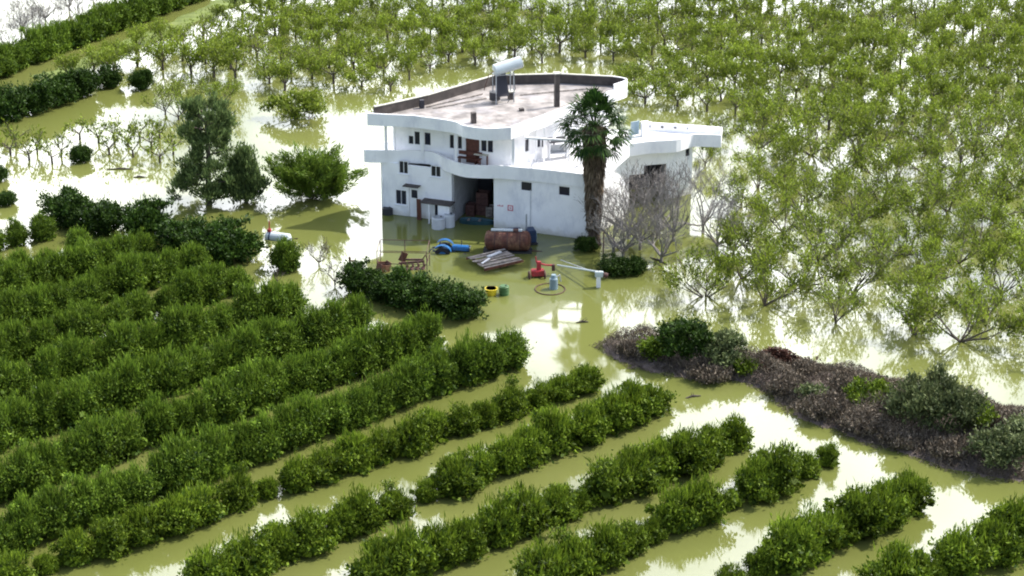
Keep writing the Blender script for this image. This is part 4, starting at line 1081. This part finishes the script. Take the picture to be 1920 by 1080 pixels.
def red_machine():
    t = thing('red_implement', 'bright red farm implement with upright mast standing in the water', 'farm machine', G(1008, 518), .12)
    MB().box((0, 0, .35), (1.1, .7, .5)).build('hopper', M['red'], t, bevel=.06)
    MB().box((.1, 0, .9), (.35, .3, .9)).build('mast', M['red'], t, bevel=.03)
    MB().tube([(.1, 0, 1.2), (.7, .1, .95), (1.3, .1, .9)], .08, 6).build('arm', M['red'], t)
    MB().box((1.35, .1, .7), (.25, .3, .55)).build('bracket', M['darkrust'], t)
    for x in (-.75, .55): MB().ring((x, -.35, .25), .32, .08, 'X').build('wheel', M['darkrust'], t, smooth=True)
    MB().tube([(-.1, .1, 1.2), (-.15, .1, 1.75)], .05, 6).build('lever', M['red'], t)
    t = thing('round_pump', 'grey cylindrical pump standing on a round rim right of the red implement', 'pump', G(1038, 541))
    MB().tube([(0, 0, -.3), (0, 0, .9), (0, 0, 1.0), (0, 0, 1.25)], [.36, .36, .26, .2], 14).build('body', M['panel'], t)
    MB().ring((-.3, -.2, .03), 1.25, .05, 'Z', 26, 6).build('rim', M['darkrust'], t)
    MB().tube([(.2, 0, 1.0), (.5, .1, 1.2), (.6, .1, .6)], .06, 6).build('outlet', M['metal'], t)
    a = G(1045, 503); b = G(1122, 538)
    t = thing('white_boom', 'long thin white boom lying over the water towards a white stand', 'pole', b)
    pa = Vector((a.x-b.x, a.y-b.y, .3))
    MB().tube([pa, (0, 0, 1.35)], [.06, .08], 7).build('pole', M['tankwhite'], t)
    MB().tube([pa+Vector((.3, .9, .1)), (.0, .3, 1.1)], [.035, .035], 5).build('brace', M['metal'], t)
    MB().box((.05, 0, 1.15), (.7, .35, .5)).build('head', M['tankwhite'], t, bevel=.05)
    MB().box((0, 0, .3), (.35, .3, 1.3)).build('stand', M['whitetrim'], t)
    MB().tube([(.4, 0, 1.1), (.75, 0, 1.0)], .22, 12).build('motor', M['darkrust'], t)
red_machine()

t = thing('metal_post', 'thin dark red post standing in front of the bare trees right of the palm', 'post', G(1130, 500))
MB().tube([(0, 0, -.5), (.05, 0, 3.2)], [.07, .05], 6).build('shaft', M['darkrust'], t)
MB().box((0, 0, .6), (.25, .2, .3)).build('bracket', M['darkrust'], t)
t = thing('marker_stake', 'small reddish brown stake poking out of pale water left of the pipe frame', 'stake', G(657, 498))
MB().tube([(0, 0, -.4), (-.05, 0, .8)], [.16, .10], 6).build('stake', M['darkrust'], t)
MB().box((.25, 0, .45), (.5, .08, .1), .2).box((.2, 0, .1), (.5, .08, .1), -.2).build('crosspiece', M['rust'], t)

# inside the carport
q = G(893, 421)
for (dx, dy, w, h, m, lab) in [(-.5, .3, .8, 1.3, 'darkrust', 'dull brown timber crate at the left inside the dark carport'), (.6, .5, 1.1, 2.4, 'darkrust', 'tall dark brown crate stack in the middle of the carport'), (1.25, .0, .6, 1.2, 'oldwood', 'small tan crate at the right inside the carport')]:
    crate('storage_crate', lab, (q.x+dx, q.y+dy+2.2, -.2), (w, .8, h), m, -.3)
t = thing('small_boat', 'dark teal flat boat moored at the mouth of the carport', 'boat', G(893, 419), -.15)
mb = MB(); sec = [(-1.5, .15), (-1.2, .45), (-.3, .58), (.6, .5), (1.3, .25), (1.55, .04)]
vs = []
for x, w in sec: vs += [(x, -w, .38), (x, -w*.6, -.15), (x, w*.6, -.15), (x, w, .38), (x, w*.85, .38), (x, w*.5, -.05), (x, -w*.5, -.05), (x, -w*.85, .38)]
fs = []
for i in range(len(sec)-1):
    for k in range(8): fs.append((i*8+k, (i+1)*8+k, (i+1)*8+(k+1) % 8, i*8+(k+1) % 8))
fs += [tuple(range(8)), tuple(range(40, 48))[::-1]]
mb.add(vs, fs).build('hull', M['teal'], t)
for x in (-.7, .3): MB().box((x, 0, .30), (.22, .85, .04)).build('thwart', M['oldwood'], t)

# floating sticks and flotsam
def stick(px, py, L, rz, lab):
    rnd = random.Random(px); p = G(px, py); mb = MB()
    mb.tube([(-L/2, 0, .02), (0, .1, .08), (L/2, 0, .05)], [.05, .09, .03], 6)
    for k in range(3): mb.tube([(L*rnd.uniform(-.3, .3), .05, .06), (L*rnd.uniform(-.4, .4), rnd.uniform(-.5, .5), .35)], [.035, .012], 4)
    o = mb.build('floating_branch', M['bark']); o.location = p; o.rotation_euler = (0, 0, rz); tag(o, lab, 'branch')
stick(1092, 605, 1.0, .1, 'short floating branch in the green reflection below the white stand')
stick(225, 318, 2.6, .05, 'long floating branch in white water right of the small lone bush')
stick(262, 333, 1.2, .0, 'short floating twig in open white water left of the tall tree')
stick(1235, 490, 2.2, -.9, 'dark fallen branch in the water right of the bare trees')
stick(1205, 620, 1.6, .4, 'dark stick floating at the left tip of the bank')
stick(1640, 706, 2.0, -.2, 'dark log at the water edge of the bank before the orchard')
stick(1300, 745, 1.2, .3, 'pale stick in the shallow puddle below the bank')

# remove the hidden pattern plants the copies were made from
for p in protos:
    for ch in list(p.children):
        for g in list(ch.children): bpy.data.objects.remove(g)
        bpy.data.objects.remove(ch)
    bpy.data.objects.remove(p)
